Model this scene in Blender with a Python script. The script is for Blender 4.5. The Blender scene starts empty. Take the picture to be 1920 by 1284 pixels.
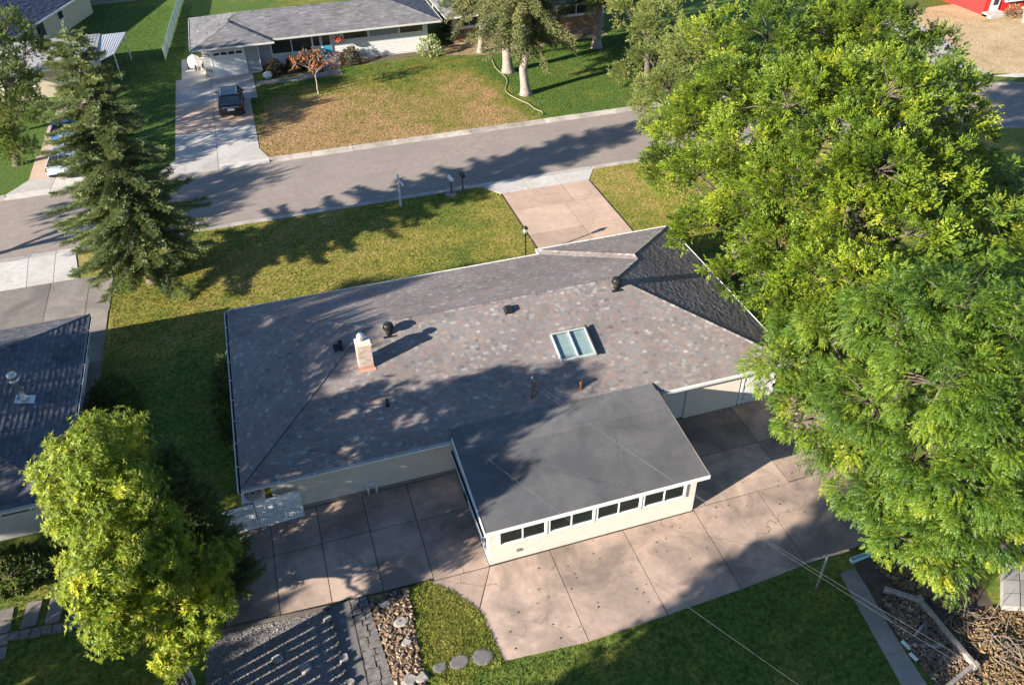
import bpy, bmesh, math, random
import numpy as np
from mathutils import Vector, Matrix
R = math.radians
rnd = random.Random(7)
rng = np.random.default_rng(11)
sc = bpy.context.scene
col = sc.collection

# ------------------------------------------------------------------ camera
cam_d = bpy.data.cameras.new('camera')
cam = bpy.data.objects.new('camera', cam_d)
col.objects.link(cam)
cr = Vector((0.95254929, -0.30411588, -0.01278211))
cu = Vector((0.19658368, 0.58259124, 0.78863319))
cf = Vector((0.23238913, 0.75372474, -0.61473109))
m = Matrix((cr, cu, -cf)).transposed().to_4x4()
m.translation = Vector((0, 0, 26.0))
cam.matrix_world = m
cam_d.sensor_width = 36.0
cam_d.lens = 29.08
cam_d.clip_end = 2000
sc.camera = cam

# ------------------------------------------------------------------ sky, sun, exposure
SUN_AZ, SUN_EL = 17.0, 19.5          # shadows fall towards +X, a little towards +Y
world = bpy.data.worlds.new('World')
sc.world = world
world.use_nodes = True
wn = world.node_tree.nodes
sky = wn.new('ShaderNodeTexSky')
sky.sky_type = 'NISHITA'
sky.sun_disc = False
sky.sun_elevation = R(SUN_EL)
sky.sun_rotation = R(270.0 - SUN_AZ)
sky.air_density = 1.0
sky.dust_density = 0.2
sky.ozone_density = 4.0
wn['Background'].inputs['Strength'].default_value = 0.066
world.node_tree.links.new(sky.outputs[0], wn['Background'].inputs['Color'])
sun_d = bpy.data.lights.new('sun', 'SUN')
sun_d.energy = 5.0
sun_d.angle = R(0.55)
sun_d.color = (1.0, 0.92, 0.80)
sun = bpy.data.objects.new('sun', sun_d)
col.objects.link(sun)
to_sun = Vector((-math.cos(R(SUN_AZ)) * math.cos(R(SUN_EL)), -math.sin(R(SUN_AZ)) * math.cos(R(SUN_EL)), math.sin(R(SUN_EL))))
sun.rotation_euler = to_sun.to_track_quat('Z', 'Y').to_euler()
sun.location = (-40, -20, 40)
vs = sc.view_settings
vs.view_transform = 'Standard'
vs.look = 'None'
vs.gamma = 1.0
vs.use_curve_mapping = False
vs.exposure = 1.8
try:
    sc.cycles.max_bounces = 6
    sc.cycles.transparent_max_bounces = 6
    sc.cycles.use_denoising = True
except Exception:
    pass

# ------------------------------------------------------------------ materials
MATS = {}

def nodes(name):
    mt = bpy.data.materials.new(name)
    mt.use_nodes = True
    MATS[name] = mt
    nt = mt.node_tree
    return mt, nt, nt.nodes['Principled BSDF']

def C4(c):
    return (c[0], c[1], c[2], 1.0)

def noise(nt, vec, scale, detail=4, rough=0.6, dist=0.0):
    n = nt.nodes.new('ShaderNodeTexNoise')
    n.inputs['Scale'].default_value = scale
    n.inputs['Detail'].default_value = detail
    n.inputs['Roughness'].default_value = rough
    n.inputs['Distortion'].default_value = dist
    nt.links.new(vec, n.inputs['Vector'])
    return n.outputs['Fac']

def ramp(nt, fac, stops, interp='LINEAR'):
    r = nt.nodes.new('ShaderNodeValToRGB')
    r.color_ramp.interpolation = interp
    el = r.color_ramp.elements
    while len(el) < len(stops):
        el.new(0.5)
    for e, (p, c) in zip(el, stops):
        e.position = p
        e.color = C4(c) if not isinstance(c, float) else (c, c, c, 1)
    nt.links.new(fac, r.inputs['Fac'])
    return r.outputs['Color']

def mix(nt, a, b, fac, mode='MIX'):
    n = nt.nodes.new('ShaderNodeMix')
    n.data_type = 'RGBA'
    n.blend_type = mode
    for s, v in ((6, a), (7, b)):
        if hasattr(v, 'is_output'):
            nt.links.new(v, n.inputs[s])
        else:
            n.inputs[s].default_value = C4(v)
    if hasattr(fac, 'is_output'):
        nt.links.new(fac, n.inputs[0])
    else:
        n.inputs[0].default_value = fac
    return n.outputs[2]

def math_n(nt, op, a, b=None):
    n = nt.nodes.new('ShaderNodeMath')
    n.operation = op
    for i, v in enumerate((a, b)):
        if v is None:
            continue
        if hasattr(v, 'is_output'):
            nt.links.new(v, n.inputs[i])
        else:
            n.inputs[i].default_value = v
    return n.outputs[0]

def wpos(nt):
    return nt.nodes.new('ShaderNodeNewGeometry').outputs['Position']

def bump(nt, bs, h, strength, dist=0.02):
    b = nt.nodes.new('ShaderNodeBump')
    b.inputs['Strength'].default_value = strength
    b.inputs['Distance'].default_value = dist
    nt.links.new(h, b.inputs['Height'])
    nt.links.new(b.outputs[0], bs.inputs['Normal'])

def plain(name, c, rough=0.6, metal=0.0, vary=0.15, scale=6.0, bmp=0.0, spec=0.4):
    mt, nt, bs = nodes(name)
    p = wpos(nt)
    f = noise(nt, p, scale, 5)
    d = tuple(x * (1 - vary) for x in c)
    e = tuple(min(1, x * (1 + vary)) for x in c)
    nt.links.new(ramp(nt, f, [(0.3, d), (0.7, e)]), bs.inputs['Base Color'])
    bs.inputs['Roughness'].default_value = rough
    bs.inputs['Metallic'].default_value = metal
    bs.inputs['Specular IOR Level'].default_value = spec
    if bmp:
        bump(nt, bs, noise(nt, p, scale * 6, 3), bmp)
    return mt

def concrete(name, c, stain=(0.08, 0.075, 0.07), amount=0.55, rough=0.85, big=0.35, crack=0.28):
    mt, nt, bs = nodes(name)
    p = wpos(nt)
    oi = nt.nodes.new('ShaderNodeObjectInfo')
    f1 = noise(nt, p, big, 6, 0.62, 0.6)
    f2 = noise(nt, p, 2.3, 6, 0.7)
    f3 = noise(nt, p, 38.0, 3, 0.7)
    base = ramp(nt, f2, [(0.25, tuple(x * 0.8 for x in c)), (0.75, tuple(x * 1.12 for x in c))])
    st = ramp(nt, f1, [(0.42, 0.0), (0.62, 1.0)])
    k = math_n(nt, 'MULTIPLY', st, amount)
    c1 = mix(nt, base, stain, k)
    sp = ramp(nt, f3, [(0.3, 0.78), (0.6, 1.08)])
    c2 = mix(nt, c1, sp, 0.8, 'MULTIPLY')
    rv = ramp(nt, oi.outputs['Random'], [(0.0, 0.78), (1.0, 1.1)])
    c3 = mix(nt, c2, rv, 1.0, 'MULTIPLY')
    vo = nt.nodes.new('ShaderNodeTexVoronoi')
    vo.feature = 'DISTANCE_TO_EDGE'
    vo.inputs['Scale'].default_value = crack
    wv = nt.nodes.new('ShaderNodeMix')
    wv.data_type = 'VECTOR'
    wv.inputs[0].default_value = 0.06 / crack * 0.35
    nt.links.new(p, wv.inputs[4])
    n2 = nt.nodes.new('ShaderNodeTexNoise')
    n2.inputs['Scale'].default_value = 1.6
    n2.inputs['Detail'].default_value = 5
    nt.links.new(p, n2.inputs['Vector'])
    vadd = nt.nodes.new('ShaderNodeVectorMath')
    vadd.operation = 'MULTIPLY_ADD'
    nt.links.new(n2.outputs['Color'], vadd.inputs[0])
    vadd.inputs[1].default_value = (0.9, 0.9, 0.9)
    nt.links.new(p, vadd.inputs[2])
    nt.links.new(vadd.outputs[0], vo.inputs['Vector'])
    cr_ = ramp(nt, vo.outputs['Distance'], [(0.0, 1.0), (0.022 * crack, 0.0)])
    msk = ramp(nt, noise(nt, p, 0.23, 3), [(0.5, 0.0), (0.58, 0.75)])
    c4 = mix(nt, c3, tuple(x * 0.45 for x in stain), mix(nt, (0, 0, 0), cr_, msk))
    # rubbed and rain-washed streaks
    st2 = ramp(nt, noise(nt, p, 5.5, 6, 0.75, 1.2), [(0.52, 0.0), (0.75, 0.45)])
    c5 = mix(nt, c4, stain, st2)
    nt.links.new(c5, bs.inputs['Base Color'])
    bs.inputs['Roughness'].default_value = rough
    bs.inputs['Specular IOR Level'].default_value = 0.25
    bump(nt, bs, f3, 0.25, 0.01)
    return mt

def lawn(name, green, yellow, tan, zones=None, dry=0.5, dry_big=0.16):
    """grass colours from world-position noise; zones: node recipe (nt, position) -> 0..1 share of dry turf"""
    mt, nt, bs = nodes(name)
    p = wpos(nt)
    f1 = noise(nt, p, dry_big, 5, 0.6, 0.4)
    f2 = noise(nt, p, 0.9, 5, 0.65)
    f3 = noise(nt, p, 5.5, 5, 0.8)
    s = math_n(nt, 'ADD', math_n(nt, 'MULTIPLY', f1, 0.55), math_n(nt, 'MULTIPLY', f2, 0.45))
    if zones:
        s = math_n(nt, 'ADD', math_n(nt, 'MULTIPLY', math_n(nt, 'SUBTRACT', s, 0.5), 1.5), zones(nt, p))
    else:
        s = math_n(nt, 'ADD', s, dry - 0.5)
    c1 = ramp(nt, s, [(0.30, green), (0.52, yellow), (0.74, tan)])
    sp = ramp(nt, f3, [(0.32, 0.35), (0.5, 1.0), (0.68, 1.65)])
    c2 = mix(nt, c1, sp, 0.9, 'MULTIPLY')
    nt.links.new(c2, bs.inputs['Base Color'])
    bs.inputs['Roughness'].default_value = 0.9
    bs.inputs['Specular IOR Level'].default_value = 0.12
    bump(nt, bs, f3, 0.8, 0.06)
    return mt

def zone_far(nt, p):
    """parched turf between the driveway and the spruces, watered turf under and behind them"""
    sp = nt.nodes.new('ShaderNodeSeparateXYZ')
    nt.links.new(p, sp.inputs[0])
    n1 = noise(nt, p, 0.22, 4, 0.6)
    x = math_n(nt, 'ADD', sp.outputs['X'], math_n(nt, 'MULTIPLY', math_n(nt, 'SUBTRACT', n1, 0.5), 9.0))
    y = math_n(nt, 'ADD', sp.outputs['Y'], math_n(nt, 'MULTIPLY', math_n(nt, 'SUBTRACT', n1, 0.5), 7.0))
    def step(v, lo, hi):
        m_ = nt.nodes.new('ShaderNodeMapRange')
        m_.interpolation_type = 'SMOOTHSTEP'
        m_.inputs['From Min'].default_value = lo
        m_.inputs['From Max'].default_value = hi
        nt.links.new(v, m_.inputs['Value'])
        return m_.outputs[0]
    w = step(x, 22.0, 17.0)
    k = step(y, 74.0, 64.0)
    e = step(x, -4.0, 1.0)
    d = math_n(nt, 'MULTIPLY', math_n(nt, 'MULTIPLY', w, e), math_n(nt, 'ADD', math_n(nt, 'MULTIPLY', k, 0.38), 0.10))
    return math_n(nt, 'ADD', d, 0.24)

def zone_near(nt, p):
    sp = nt.nodes.new('ShaderNodeSeparateXYZ')
    nt.links.new(p, sp.inputs[0])
    n1 = noise(nt, p, 0.3, 4, 0.6)
    y = math_n(nt, 'ADD', sp.outputs['Y'], math_n(nt, 'MULTIPLY', math_n(nt, 'SUBTRACT', n1, 0.5), 8.0))
    m_ = nt.nodes.new('ShaderNodeMapRange')
    m_.interpolation_type = 'SMOOTHSTEP'
    m_.inputs['From Min'].default_value = 33.0
    m_.inputs['From Max'].default_value = 40.0
    m_.inputs['To Min'].default_value = 0.28
    m_.inputs['To Max'].default_value = 0.52
    nt.links.new(y, m_.inputs['Value'])
    return m_.outputs[0]

def tinted(name, stops, rough=0.85, grain=30.0, bmp=0.3, spec=0.25, amt=0.5):
    """colour from the per-piece attribute 'tint'"""
    mt, nt, bs = nodes(name)
    at = nt.nodes.new('ShaderNodeAttribute')
    at.attribute_name = 'tint'
    c1 = ramp(nt, at.outputs['Fac'], stops)
    p = wpos(nt)
    f = noise(nt, p, grain, 4, 0.7)
    big = noise(nt, p, 0.5, 4, 0.6)
    c2 = mix(nt, c1, ramp(nt, f, [(0.3, 0.6), (0.7, 1.3)]), amt, 'MULTIPLY')
    c3 = mix(nt, c2, ramp(nt, big, [(0.35, 0.8), (0.65, 1.12)]), 0.8, 'MULTIPLY')
    nt.links.new(c3, bs.inputs['Base Color'])
    bs.inputs['Roughness'].default_value = rough
    bs.inputs['Specular IOR Level'].default_value = spec
    if bmp:
        bump(nt, bs, f, bmp, 0.006)
    return mt

def leafmat(name, stops, trans=0.35, rough=0.5):
    mt, nt, bs = nodes(name)
    at = nt.nodes.new('ShaderNodeAttribute')
    at.attribute_name = 'tint'
    c1 = ramp(nt, at.outputs['Fac'], stops)
    nt.links.new(c1, bs.inputs['Base Color'])
    bs.inputs['Roughness'].default_value = rough
    bs.inputs['Specular IOR Level'].default_value = 0.3
    tr = nt.nodes.new('ShaderNodeBsdfTranslucent')
    nt.links.new(mix(nt, c1, (1.0, 1.0, 0.35), 0.25, 'MIX'), tr.inputs['Color'])
    ms = nt.nodes.new('ShaderNodeMixShader')
    ms.inputs[0].default_value = trans
    out = nt.nodes['Material Output']
    nt.links.new(bs.outputs[0], ms.inputs[1])
    nt.links.new(tr.outputs[0], ms.inputs[2])
    nt.links.new(ms.outputs[0], out.inputs['Surface'])
    return mt

def glass(name, tint=(0.75, 0.85, 0.83), mixf=0.25):
    mt, nt, bs = nodes(name)
    tr = nt.nodes.new('ShaderNodeBsdfTransparent')
    tr.inputs['Color'].default_value = C4(tint)
    gl = nt.nodes.new('ShaderNodeBsdfGlossy')
    gl.inputs['Roughness'].default_value = 0.03
    lw = nt.nodes.new('ShaderNodeLayerWeight')
    lw.inputs['Blend'].default_value = mixf
    ms = nt.nodes.new('ShaderNodeMixShader')
    nt.links.new(lw.outputs['Fresnel'], ms.inputs[0])
    nt.links.new(tr.outputs[0], ms.inputs[1])
    nt.links.new(gl.outputs[0], ms.inputs[2])
    nt.links.new(ms.outputs[0], nt.nodes['Material Output'].inputs['Surface'])
    return mt

SOIL = plain('soil', (0.10, 0.075, 0.05), 0.95, 0, 0.35, 1.5, 0.5)
ROAD = concrete('asphalt', (0.33, 0.277, 0.24), (0.25, 0.21, 0.183), 0.5, 0.9, 0.25)
KERB = concrete('kerb_concrete', (0.46, 0.41, 0.36), (0.17, 0.15, 0.13), 0.55, 0.9, 0.5)
APRON = concrete('pale_concrete', (0.46, 0.43, 0.40), (0.30, 0.27, 0.24), 0.45)
TAN = concrete('tan_concrete', (0.47, 0.335, 0.255), (0.30, 0.225, 0.175), 0.5)
PATIO = concrete('patio_concrete', (0.44, 0.325, 0.258), (0.17, 0.135, 0.112), 0.8, 0.8, 0.42)
GREYC = concrete('grey_concrete', (0.26, 0.225, 0.20), (0.11, 0.10, 0.095), 0.6)
DARKJ = plain('joint_filler_gutter_shade', (0.028, 0.024, 0.02), 0.95)
LAWN1 = lawn('near_turf', (0.092, 0.132, 0.024), (0.205, 0.19, 0.04), (0.32, 0.235, 0.085), zone_near)
LAWN2 = lawn('far_turf', (0.07, 0.115, 0.022), (0.17, 0.16, 0.034), (0.31, 0.20, 0.095), zone_far, 0.5, 0.12)
LAWN3 = lawn('patch_turf', (0.14, 0.19, 0.03), (0.24, 0.235, 0.05), (0.36, 0.28, 0.10), None, 0.48, 0.5)
BAREL = lawn('bare_turf', (0.10, 0.15, 0.04), (0.36, 0.26, 0.14), (0.48, 0.36, 0.22), None, 0.6, 0.25)
SHING = tinted('weathered_shingle', [(0.0, (0.11, 0.1, 0.1)), (0.18, (0.145, 0.13, 0.128)), (0.34, (0.215, 0.172, 0.158)), (0.44, (0.17, 0.158, 0.158)), (0.54, (0.205, 0.188, 0.182)), (0.64, (0.225, 0.165, 0.145)), (0.78, (0.26, 0.24, 0.23)), (1.0, (0.35, 0.325, 0.31))], 0.85, 45.0, 0.4, 0.2, 0.6)
SHING_B = tinted('slate_blue_shingle', [(0.0, (0.05, 0.052, 0.062)), (0.5, (0.098, 0.098, 0.112)), (1.0, (0.155, 0.155, 0.17))])
SHING_G = tinted('grey_shingle', [(0.0, (0.085, 0.083, 0.085)), (0.5, (0.15, 0.147, 0.15)), (1.0, (0.22, 0.215, 0.215))])
SHING_N = tinted('navy_shingle', [(0.0, (0.045, 0.05, 0.07)), (1.0, (0.11, 0.12, 0.16))])
DECK = plain('roof_underlay', (0.05, 0.045, 0.045), 0.9)
WHITE = plain('white_paint', (0.64, 0.625, 0.60), 0.45, 0, 0.06, 3)
CREAM = plain('cream_siding', (0.56, 0.49, 0.40), 0.6, 0, 0.07, 2.5)
STUCCO = plain('cream_stucco', (0.58, 0.51, 0.43), 0.75, 0, 0.06, 3, 0.1)
WHITEW = plain('white_siding', (0.54, 0.525, 0.51), 0.6, 0, 0.06, 2.5)
BEIGE = plain('beige_siding', (0.42, 0.36, 0.26), 0.7, 0, 0.08, 2.5)
REDW = plain('red_siding', (0.55, 0.02, 0.018), 0.6, 0, 0.1, 2.5)
GREYW = plain('grey_siding', (0.30, 0.30, 0.31), 0.7, 0, 0.08, 2.5)
DARK = plain('interior_dark', (0.03, 0.028, 0.026), 0.8)
ROOM = plain('interior_room', (0.38, 0.33, 0.26), 0.8)
BLACKM = plain('black_metal', (0.022, 0.023, 0.023), 0.38, 0.3, 0.2, 8)
GALV = plain('galvanised_metal', (0.5, 0.51, 0.52), 0.35, 0.8, 0.12, 6)
ALU = plain('aluminium', (0.62, 0.63, 0.64), 0.35, 0.6, 0.08, 6)
BROWNM = plain('rusty_metal', (0.23, 0.10, 0.045), 0.6, 0.2, 0.3, 12)
GLASS = glass('window_glass')
GLASSD = plain('dark_window_glass', (0.03, 0.034, 0.038), 0.06, 0, 0.3, 0.6, 0, 0.8)
TEAL = plain('turquoise_paint', (0.03, 0.26, 0.40), 0.45)
SHAFT = plain('pale_green_shaft', (0.48, 0.55, 0.53), 0.7, 0, 0.05)
BARK = plain('grey_bark', (0.10, 0.078, 0.06), 0.95, 0, 0.4, 5, 1.0)
BARKP = plain('pale_bark', (0.24, 0.195, 0.165), 0.95, 0, 0.3, 4, 1.0)
WOODG = plain('weathered_wood', (0.25, 0.215, 0.185), 0.85, 0, 0.3, 7, 0.4)
WOODD = plain('dark_fence_wood', (0.115, 0.095, 0.085), 0.9, 0, 0.35, 6, 0.4)
RUBBER = plain('tyre_rubber', (0.018, 0.018, 0.018), 0.8)
CARBLK = plain('black_car_paint', (0.008, 0.009, 0.012), 0.16, 0.0, 0.1, 3, 0, 0.7)
CARBLU = plain('blue_car_paint', (0.05, 0.16, 0.42), 0.2, 0.2, 0.05, 3, 0, 0.7)
CARSIL = plain('silver_car_paint', (0.48, 0.55, 0.62), 0.25, 0.4, 0.05, 3, 0, 0.7)
TAILR = plain('tail_lamp_red', (0.22, 0.012, 0.01), 0.2)
HOSE = plain('straw_hose', (0.36, 0.31, 0.19), 0.6)
BRICKM = tinted('chimney_brick', [(0.0, (0.40, 0.28, 0.21)), (0.5, (0.48, 0.37, 0.30)), (1.0, (0.52, 0.43, 0.37))], 0.9, 20)
BRICKH = tinted('brown_brick', [(0.0, (0.20, 0.105, 0.055)), (0.5, (0.27, 0.15, 0.08)), (1.0, (0.34, 0.20, 0.115))], 0.9, 20)
MORTAR = plain('mortar', (0.56, 0.45, 0.36), 0.95)
COPPER = plain('terracotta_flashing', (0.38, 0.21, 0.155), 0.6)
MEMB = concrete('roof_membrane', (0.14, 0.137, 0.137), (0.085, 0.084, 0.086), 0.75, 0.7, 0.45)
PAVER = plain('grey_paver', (0.155, 0.14, 0.13), 0.9, 0, 0.35, 5, 0.6)
STONE = plain('pale_stone', (0.26, 0.235, 0.21), 0.9, 0, 0.25, 6, 0.5)
SLATE = plain('dark_flagstone', (0.13, 0.12, 0.115), 0.9, 0, 0.3, 5, 0.5)
CHIP = tinted('bark_chips', [(0.0, (0.05, 0.033, 0.022)), (0.4, (0.15, 0.098, 0.062)), (0.75, (0.27, 0.19, 0.125)), (1.0, (0.42, 0.33, 0.24))], 0.9, 20, 0)
GRAV = tinted('gravel', [(0.0, (0.09, 0.085, 0.085)), (0.6, (0.22, 0.205, 0.20)), (1.0, (0.42, 0.39, 0.37))], 0.9, 20, 0)
LITT = tinted('dead_leaves', [(0.0, (0.09, 0.055, 0.03)), (0.5, (0.19, 0.12, 0.06)), (1.0, (0.30, 0.205, 0.11))], 0.9, 20, 0)
TWIG = plain('dry_twig', (0.16, 0.125, 0.095), 0.9, 0, 0.3, 4)
LEAF_A = leafmat('lime_leaf', [(0.0, (0.022, 0.052, 0.005)), (0.5, (0.094, 0.15, 0.011)), (0.85, (0.20, 0.262, 0.017)), (1.0, (0.31, 0.33, 0.03))], 0.25)
LEAF_B = leafmat('fern_leaf', [(0.0, (0.018, 0.052, 0.006)), (0.5, (0.07, 0.128, 0.010)), (0.9, (0.155, 0.215, 0.015)), (1.0, (0.29, 0.30, 0.025))], 0.25)
LEAF_Y = leafmat('golden_leaf', [(0.0, (0.06, 0.11, 0.008)), (0.45, (0.16, 0.225, 0.012)), (0.8, (0.27, 0.315, 0.016)), (1.0, (0.42, 0.39, 0.015))])
LEAF_P = leafmat('pale_leaf', [(0.0, (0.075, 0.10, 0.022)), (0.5, (0.16, 0.195, 0.045)), (1.0, (0.27, 0.285, 0.085))])
LEAF_D = leafmat('deep_leaf', [(0.0, (0.02, 0.045, 0.012)), (0.6, (0.045, 0.085, 0.02)), (1.0, (0.09, 0.13, 0.03))])
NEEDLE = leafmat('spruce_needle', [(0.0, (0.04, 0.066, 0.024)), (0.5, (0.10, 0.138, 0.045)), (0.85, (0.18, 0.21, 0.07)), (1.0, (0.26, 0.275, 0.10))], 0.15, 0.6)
NEEDLE_Y = leafmat('old_spruce_needle', [(0.0, (0.04, 0.052, 0.016)), (0.6, (0.095, 0.105, 0.032)), (1.0, (0.16, 0.155, 0.05))], 0.15, 0.6)
CEDAR = leafmat('cedar_leaf', [(0.0, (0.022, 0.055, 0.012)), (0.6, (0.05, 0.10, 0.02)), (1.0, (0.10, 0.16, 0.03))], 0.2, 0.6)
LEAF_R = leafmat('rust_leaf', [(0.0, (0.24, 0.05, 0.02)), (0.6, (0.42, 0.13, 0.04)), (1.0, (0.5, 0.22, 0.07))])
LEAF_W = leafmat('wine_leaf', [(0.0, (0.015, 0.010, 0.012)), (1.0, (0.05, 0.025, 0.03))])
LEAF_H = leafmat('hydrangea', [(0.0, (0.05, 0.11, 0.015)), (0.6, (0.14, 0.22, 0.04)), (0.75, (0.6, 0.6, 0.42)), (1.0, (0.75, 0.73, 0.6))])
FLOWER = plain('red_flower', (0.5, 0.06, 0.03), 0.7)

# ------------------------------------------------------------------ object helpers
def put(o, parent=None, **kw):
    col.objects.link(o)
    if parent is not None:
        o.parent = parent
    for k, v in kw.items():
        o[k] = v
    return o

def thing(name, label, cat, loc=(0, 0, 0), rz=0.0, group=None):
    o = bpy.data.objects.new(name, None)
    o.empty_display_size = 0.3
    put(o, label=label, category=cat)
    o.location = loc
    o.rotation_euler = (0, 0, rz)
    if group:
        o['group'] = group
    return o

def copy_tree(o, parent=None, label=None):
    c = o.copy()
    col.objects.link(c)
    c.parent = parent
    if label:
        c['label'] = label
    for ch in list(o.children):
        copy_tree(ch, c)
    return c

class MB:
    """collects faces for ONE mesh object"""
    def __init__(s):
        s.v, s.f, s.t = [], [], []

    def add(s, vs, fs, tint=None):
        k = len(s.v)
        s.v += [tuple(p) for p in vs]
        s.f += [tuple(i + k for i in f) for f in fs]
        s.t += [tint] * len(fs)
        return s

    def hexa(s, a, b, tint=None):
        """a: 4 bottom points, b: 4 top points (same winding, ccw from above)"""
        return s.add(list(a) + list(b), [(3, 2, 1, 0), (4, 5, 6, 7), (0, 1, 5, 4), (1, 2, 6, 5), (2, 3, 7, 6), (3, 0, 4, 7)], tint)

    def box(s, x0, x1, y0, y1, z0, z1, tint=None):
        return s.hexa([(x0, y0, z0), (x1, y0, z0), (x1, y1, z0), (x0, y1, z0)], [(x0, y0, z1), (x1, y0, z1), (x1, y1, z1), (x0, y1, z1)], tint)

    def bar(s, p, q, w, h, up=(0, 0, 1), tint=None):
        p, q = Vector(p), Vector(q)
        d = (q - p).normalized()
        up = Vector(up)
        sd = d.cross(up)
        if sd.length < 1e-4:
            sd = d.cross(Vector((1, 0, 0)))
        sd.normalize()
        un = sd.cross(d)
        a, b = sd * (w / 2), un * (h / 2)
        return s.hexa([p - a - b, p + a - b, q + a - b, q - a - b], [p - a + b, p + a + b, q + a + b, q - a + b], tint)

    def prism(s, pts, z0, z1, tint=None):
        n = len(pts)
        z0 = z0 if isinstance(z0, (list, tuple)) else [z0] * n
        z1 = z1 if isinstance(z1, (list, tuple)) else [z1] * n
        vs = [(p[0], p[1], z) for p, z in zip(pts, z0)] + [(p[0], p[1], z) for p, z in zip(pts, z1)]
        fs = [tuple(range(n - 1, -1, -1)), tuple(range(n, 2 * n))] + [(i, (i + 1) % n, n + (i + 1) % n, n + i) for i in range(n)]
        return s.add(vs, fs, tint)

    def tube(s, pts, rad, n=8, cap=True, tint=None):
        pts = [Vector(p) for p in pts]
        rad = rad if isinstance(rad, (list, tuple)) else [rad] * len(pts)
        k = len(s.v)
        ref = None
        for i, p in enumerate(pts):
            d = (pts[min(i + 1, len(pts) - 1)] - pts[max(i - 1, 0)])
            d = d.normalized() if d.length > 1e-9 else Vector((0, 0, 1))
            if ref is None:
                ref = d.orthogonal().normalized()
            a = (ref - d * ref.dot(d))
            a = a.normalized() if a.length > 1e-6 else d.orthogonal().normalized()
            ref = a
            b = d.cross(a)
            for j in range(n):
                t = 2 * math.pi * j / n
                s.v.append(tuple(p + (a * math.cos(t) + b * math.sin(t)) * rad[i]))
        m_ = len(pts)
        for i in range(m_ - 1):
            for j in range(n):
                s.f.append((k + i * n + j, k + i * n + (j + 1) % n, k + (i + 1) * n + (j + 1) % n, k + (i + 1) * n + j))
                s.t.append(tint)
        if cap:
            s.f.append(tuple(k + j for j in range(n - 1, -1, -1)))
            s.f.append(tuple(k + (m_ - 1) * n + j for j in range(n)))
            s.t += [tint, tint]
        return s

    def lathe(s, c, prof, n=16, tint=None):
        """prof: list of (r, z) from bottom to top around a vertical axis at c"""
        return s.tube([(c[0], c[1], c[2] + z) for r, z in prof], [r for r, z in prof], n, True, tint)

    def build(s, name, mt, parent=None, smooth=False, **kw):
        me = bpy.data.meshes.new(name)
        me.from_pydata(s.v, [], s.f)
        if any(t is not None for t in s.t):
            at = me.attributes.new('tint', 'FLOAT', 'FACE')
            at.data.foreach_set('value', [0.5 if t is None else t for t in s.t])
        if smooth:
            me.polygons.foreach_set('use_smooth', [True] * len(me.polygons))
        me.materials.append(mt)
        me.update()
        return put(bpy.data.objects.new(name, me), parent, **kw)

def lathe_z(mb, c, prof, n=16):
    """lathe whose profile may fold back on itself"""
    k = len(mb.v)
    for r, z in prof:
        for j in range(n):
            t = 2 * math.pi * j / n
            mb.v.append((c[0] + r * math.cos(t), c[1] + r * math.sin(t), c[2] + z))
    for i in range(len(prof) - 1):
        for j in range(n):
            mb.f.append((k + i * n + j, k + i * n + (j + 1) % n, k + (i + 1) * n + (j + 1) % n, k + (i + 1) * n + j))
            mb.t.append(None)
    mb.f.append(tuple(k + j for j in range(n - 1, -1, -1)))
    mb.f.append(tuple(k + (len(prof) - 1) * n + j for j in range(n)))
    mb.t += [None, None]
    return mb

def fast_mesh(name, V, per, tint, mt, parent=None, smooth=False, **kw):
    """V: (F, per, 3) separate polygons of 'per' corners"""
    F = V.shape[0]
    me = bpy.data.meshes.new(name)
    me.vertices.add(F * per)
    me.vertices.foreach_set('co', V.reshape(-1).astype(np.float32))
    me.loops.add(F * per)
    me.loops.foreach_set('vertex_index', np.arange(F * per, dtype=np.int32))
    me.polygons.add(F)
    me.polygons.foreach_set('loop_start', np.arange(0, F * per, per, dtype=np.int32))
    me.polygons.foreach_set('loop_total', np.full(F, per, dtype=np.int32))
    if tint is not None:
        at = me.attributes.new('tint', 'FLOAT', 'FACE')
        at.data.foreach_set('value', tint.astype(np.float32))
    me.materials.append(mt)
    me.update(calc_edges=True)
    return put(bpy.data.objects.new(name, me), parent, **kw)

def sheet(name, pts, z, mt, parent=None, thick=0.0, **kw):
    mb = MB()
    if thick:
        mb.prism(pts, z - thick, z)
    else:
        mb.add([(p[0], p[1], z) for p in pts], [tuple(range(len(pts)))])
    return mb.build(name, mt, parent, **kw)

def inpoly(P, poly):
    x, y = P[:, 0], P[:, 1]
    ins = np.zeros(len(P), bool)
    j = len(poly) - 1
    for i in range(len(poly)):
        xi, yi = poly[i]
        xj, yj = poly[j]
        c = ((yi > y) != (yj > y)) & (x < (xj - xi) * (y - yi) / (yj - yi + 1e-12) + xi)
        ins ^= c
        j = i
    return ins

def scatter(poly, n, holes=()):
    a = np.array(poly)
    lo, hi = a.min(0), a.max(0)
    P = rng.uniform(lo, hi, (n, 2))
    k = inpoly(P, poly)
    for h in holes:
        k &= ~inpoly(P, h)
    return P[k]

STRUCT = dict(kind='structure')

# ------------------------------------------------------------------ ground, street, lawns
sheet('ground', [(-260, -160), (360, -160), (360, 320), (-260, 320)], -0.2, SOIL, **STRUCT)
ROADC = [(-120, 53.47), (30, 53.47), (38, 53.3), (44, 52.5), (50, 51.0), (58, 48.2), (70, 43.0), (110, 22.0)]

def offs(line, d):
    out = []
    for i, p in enumerate(line):
        a = Vector(line[max(i - 1, 0)])
        b = Vector(line[min(i + 1, len(line) - 1)])
        t = (b - a).normalized()
        out.append((p[0] - t.y * d, p[1] + t.x * d))
    return out

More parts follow.
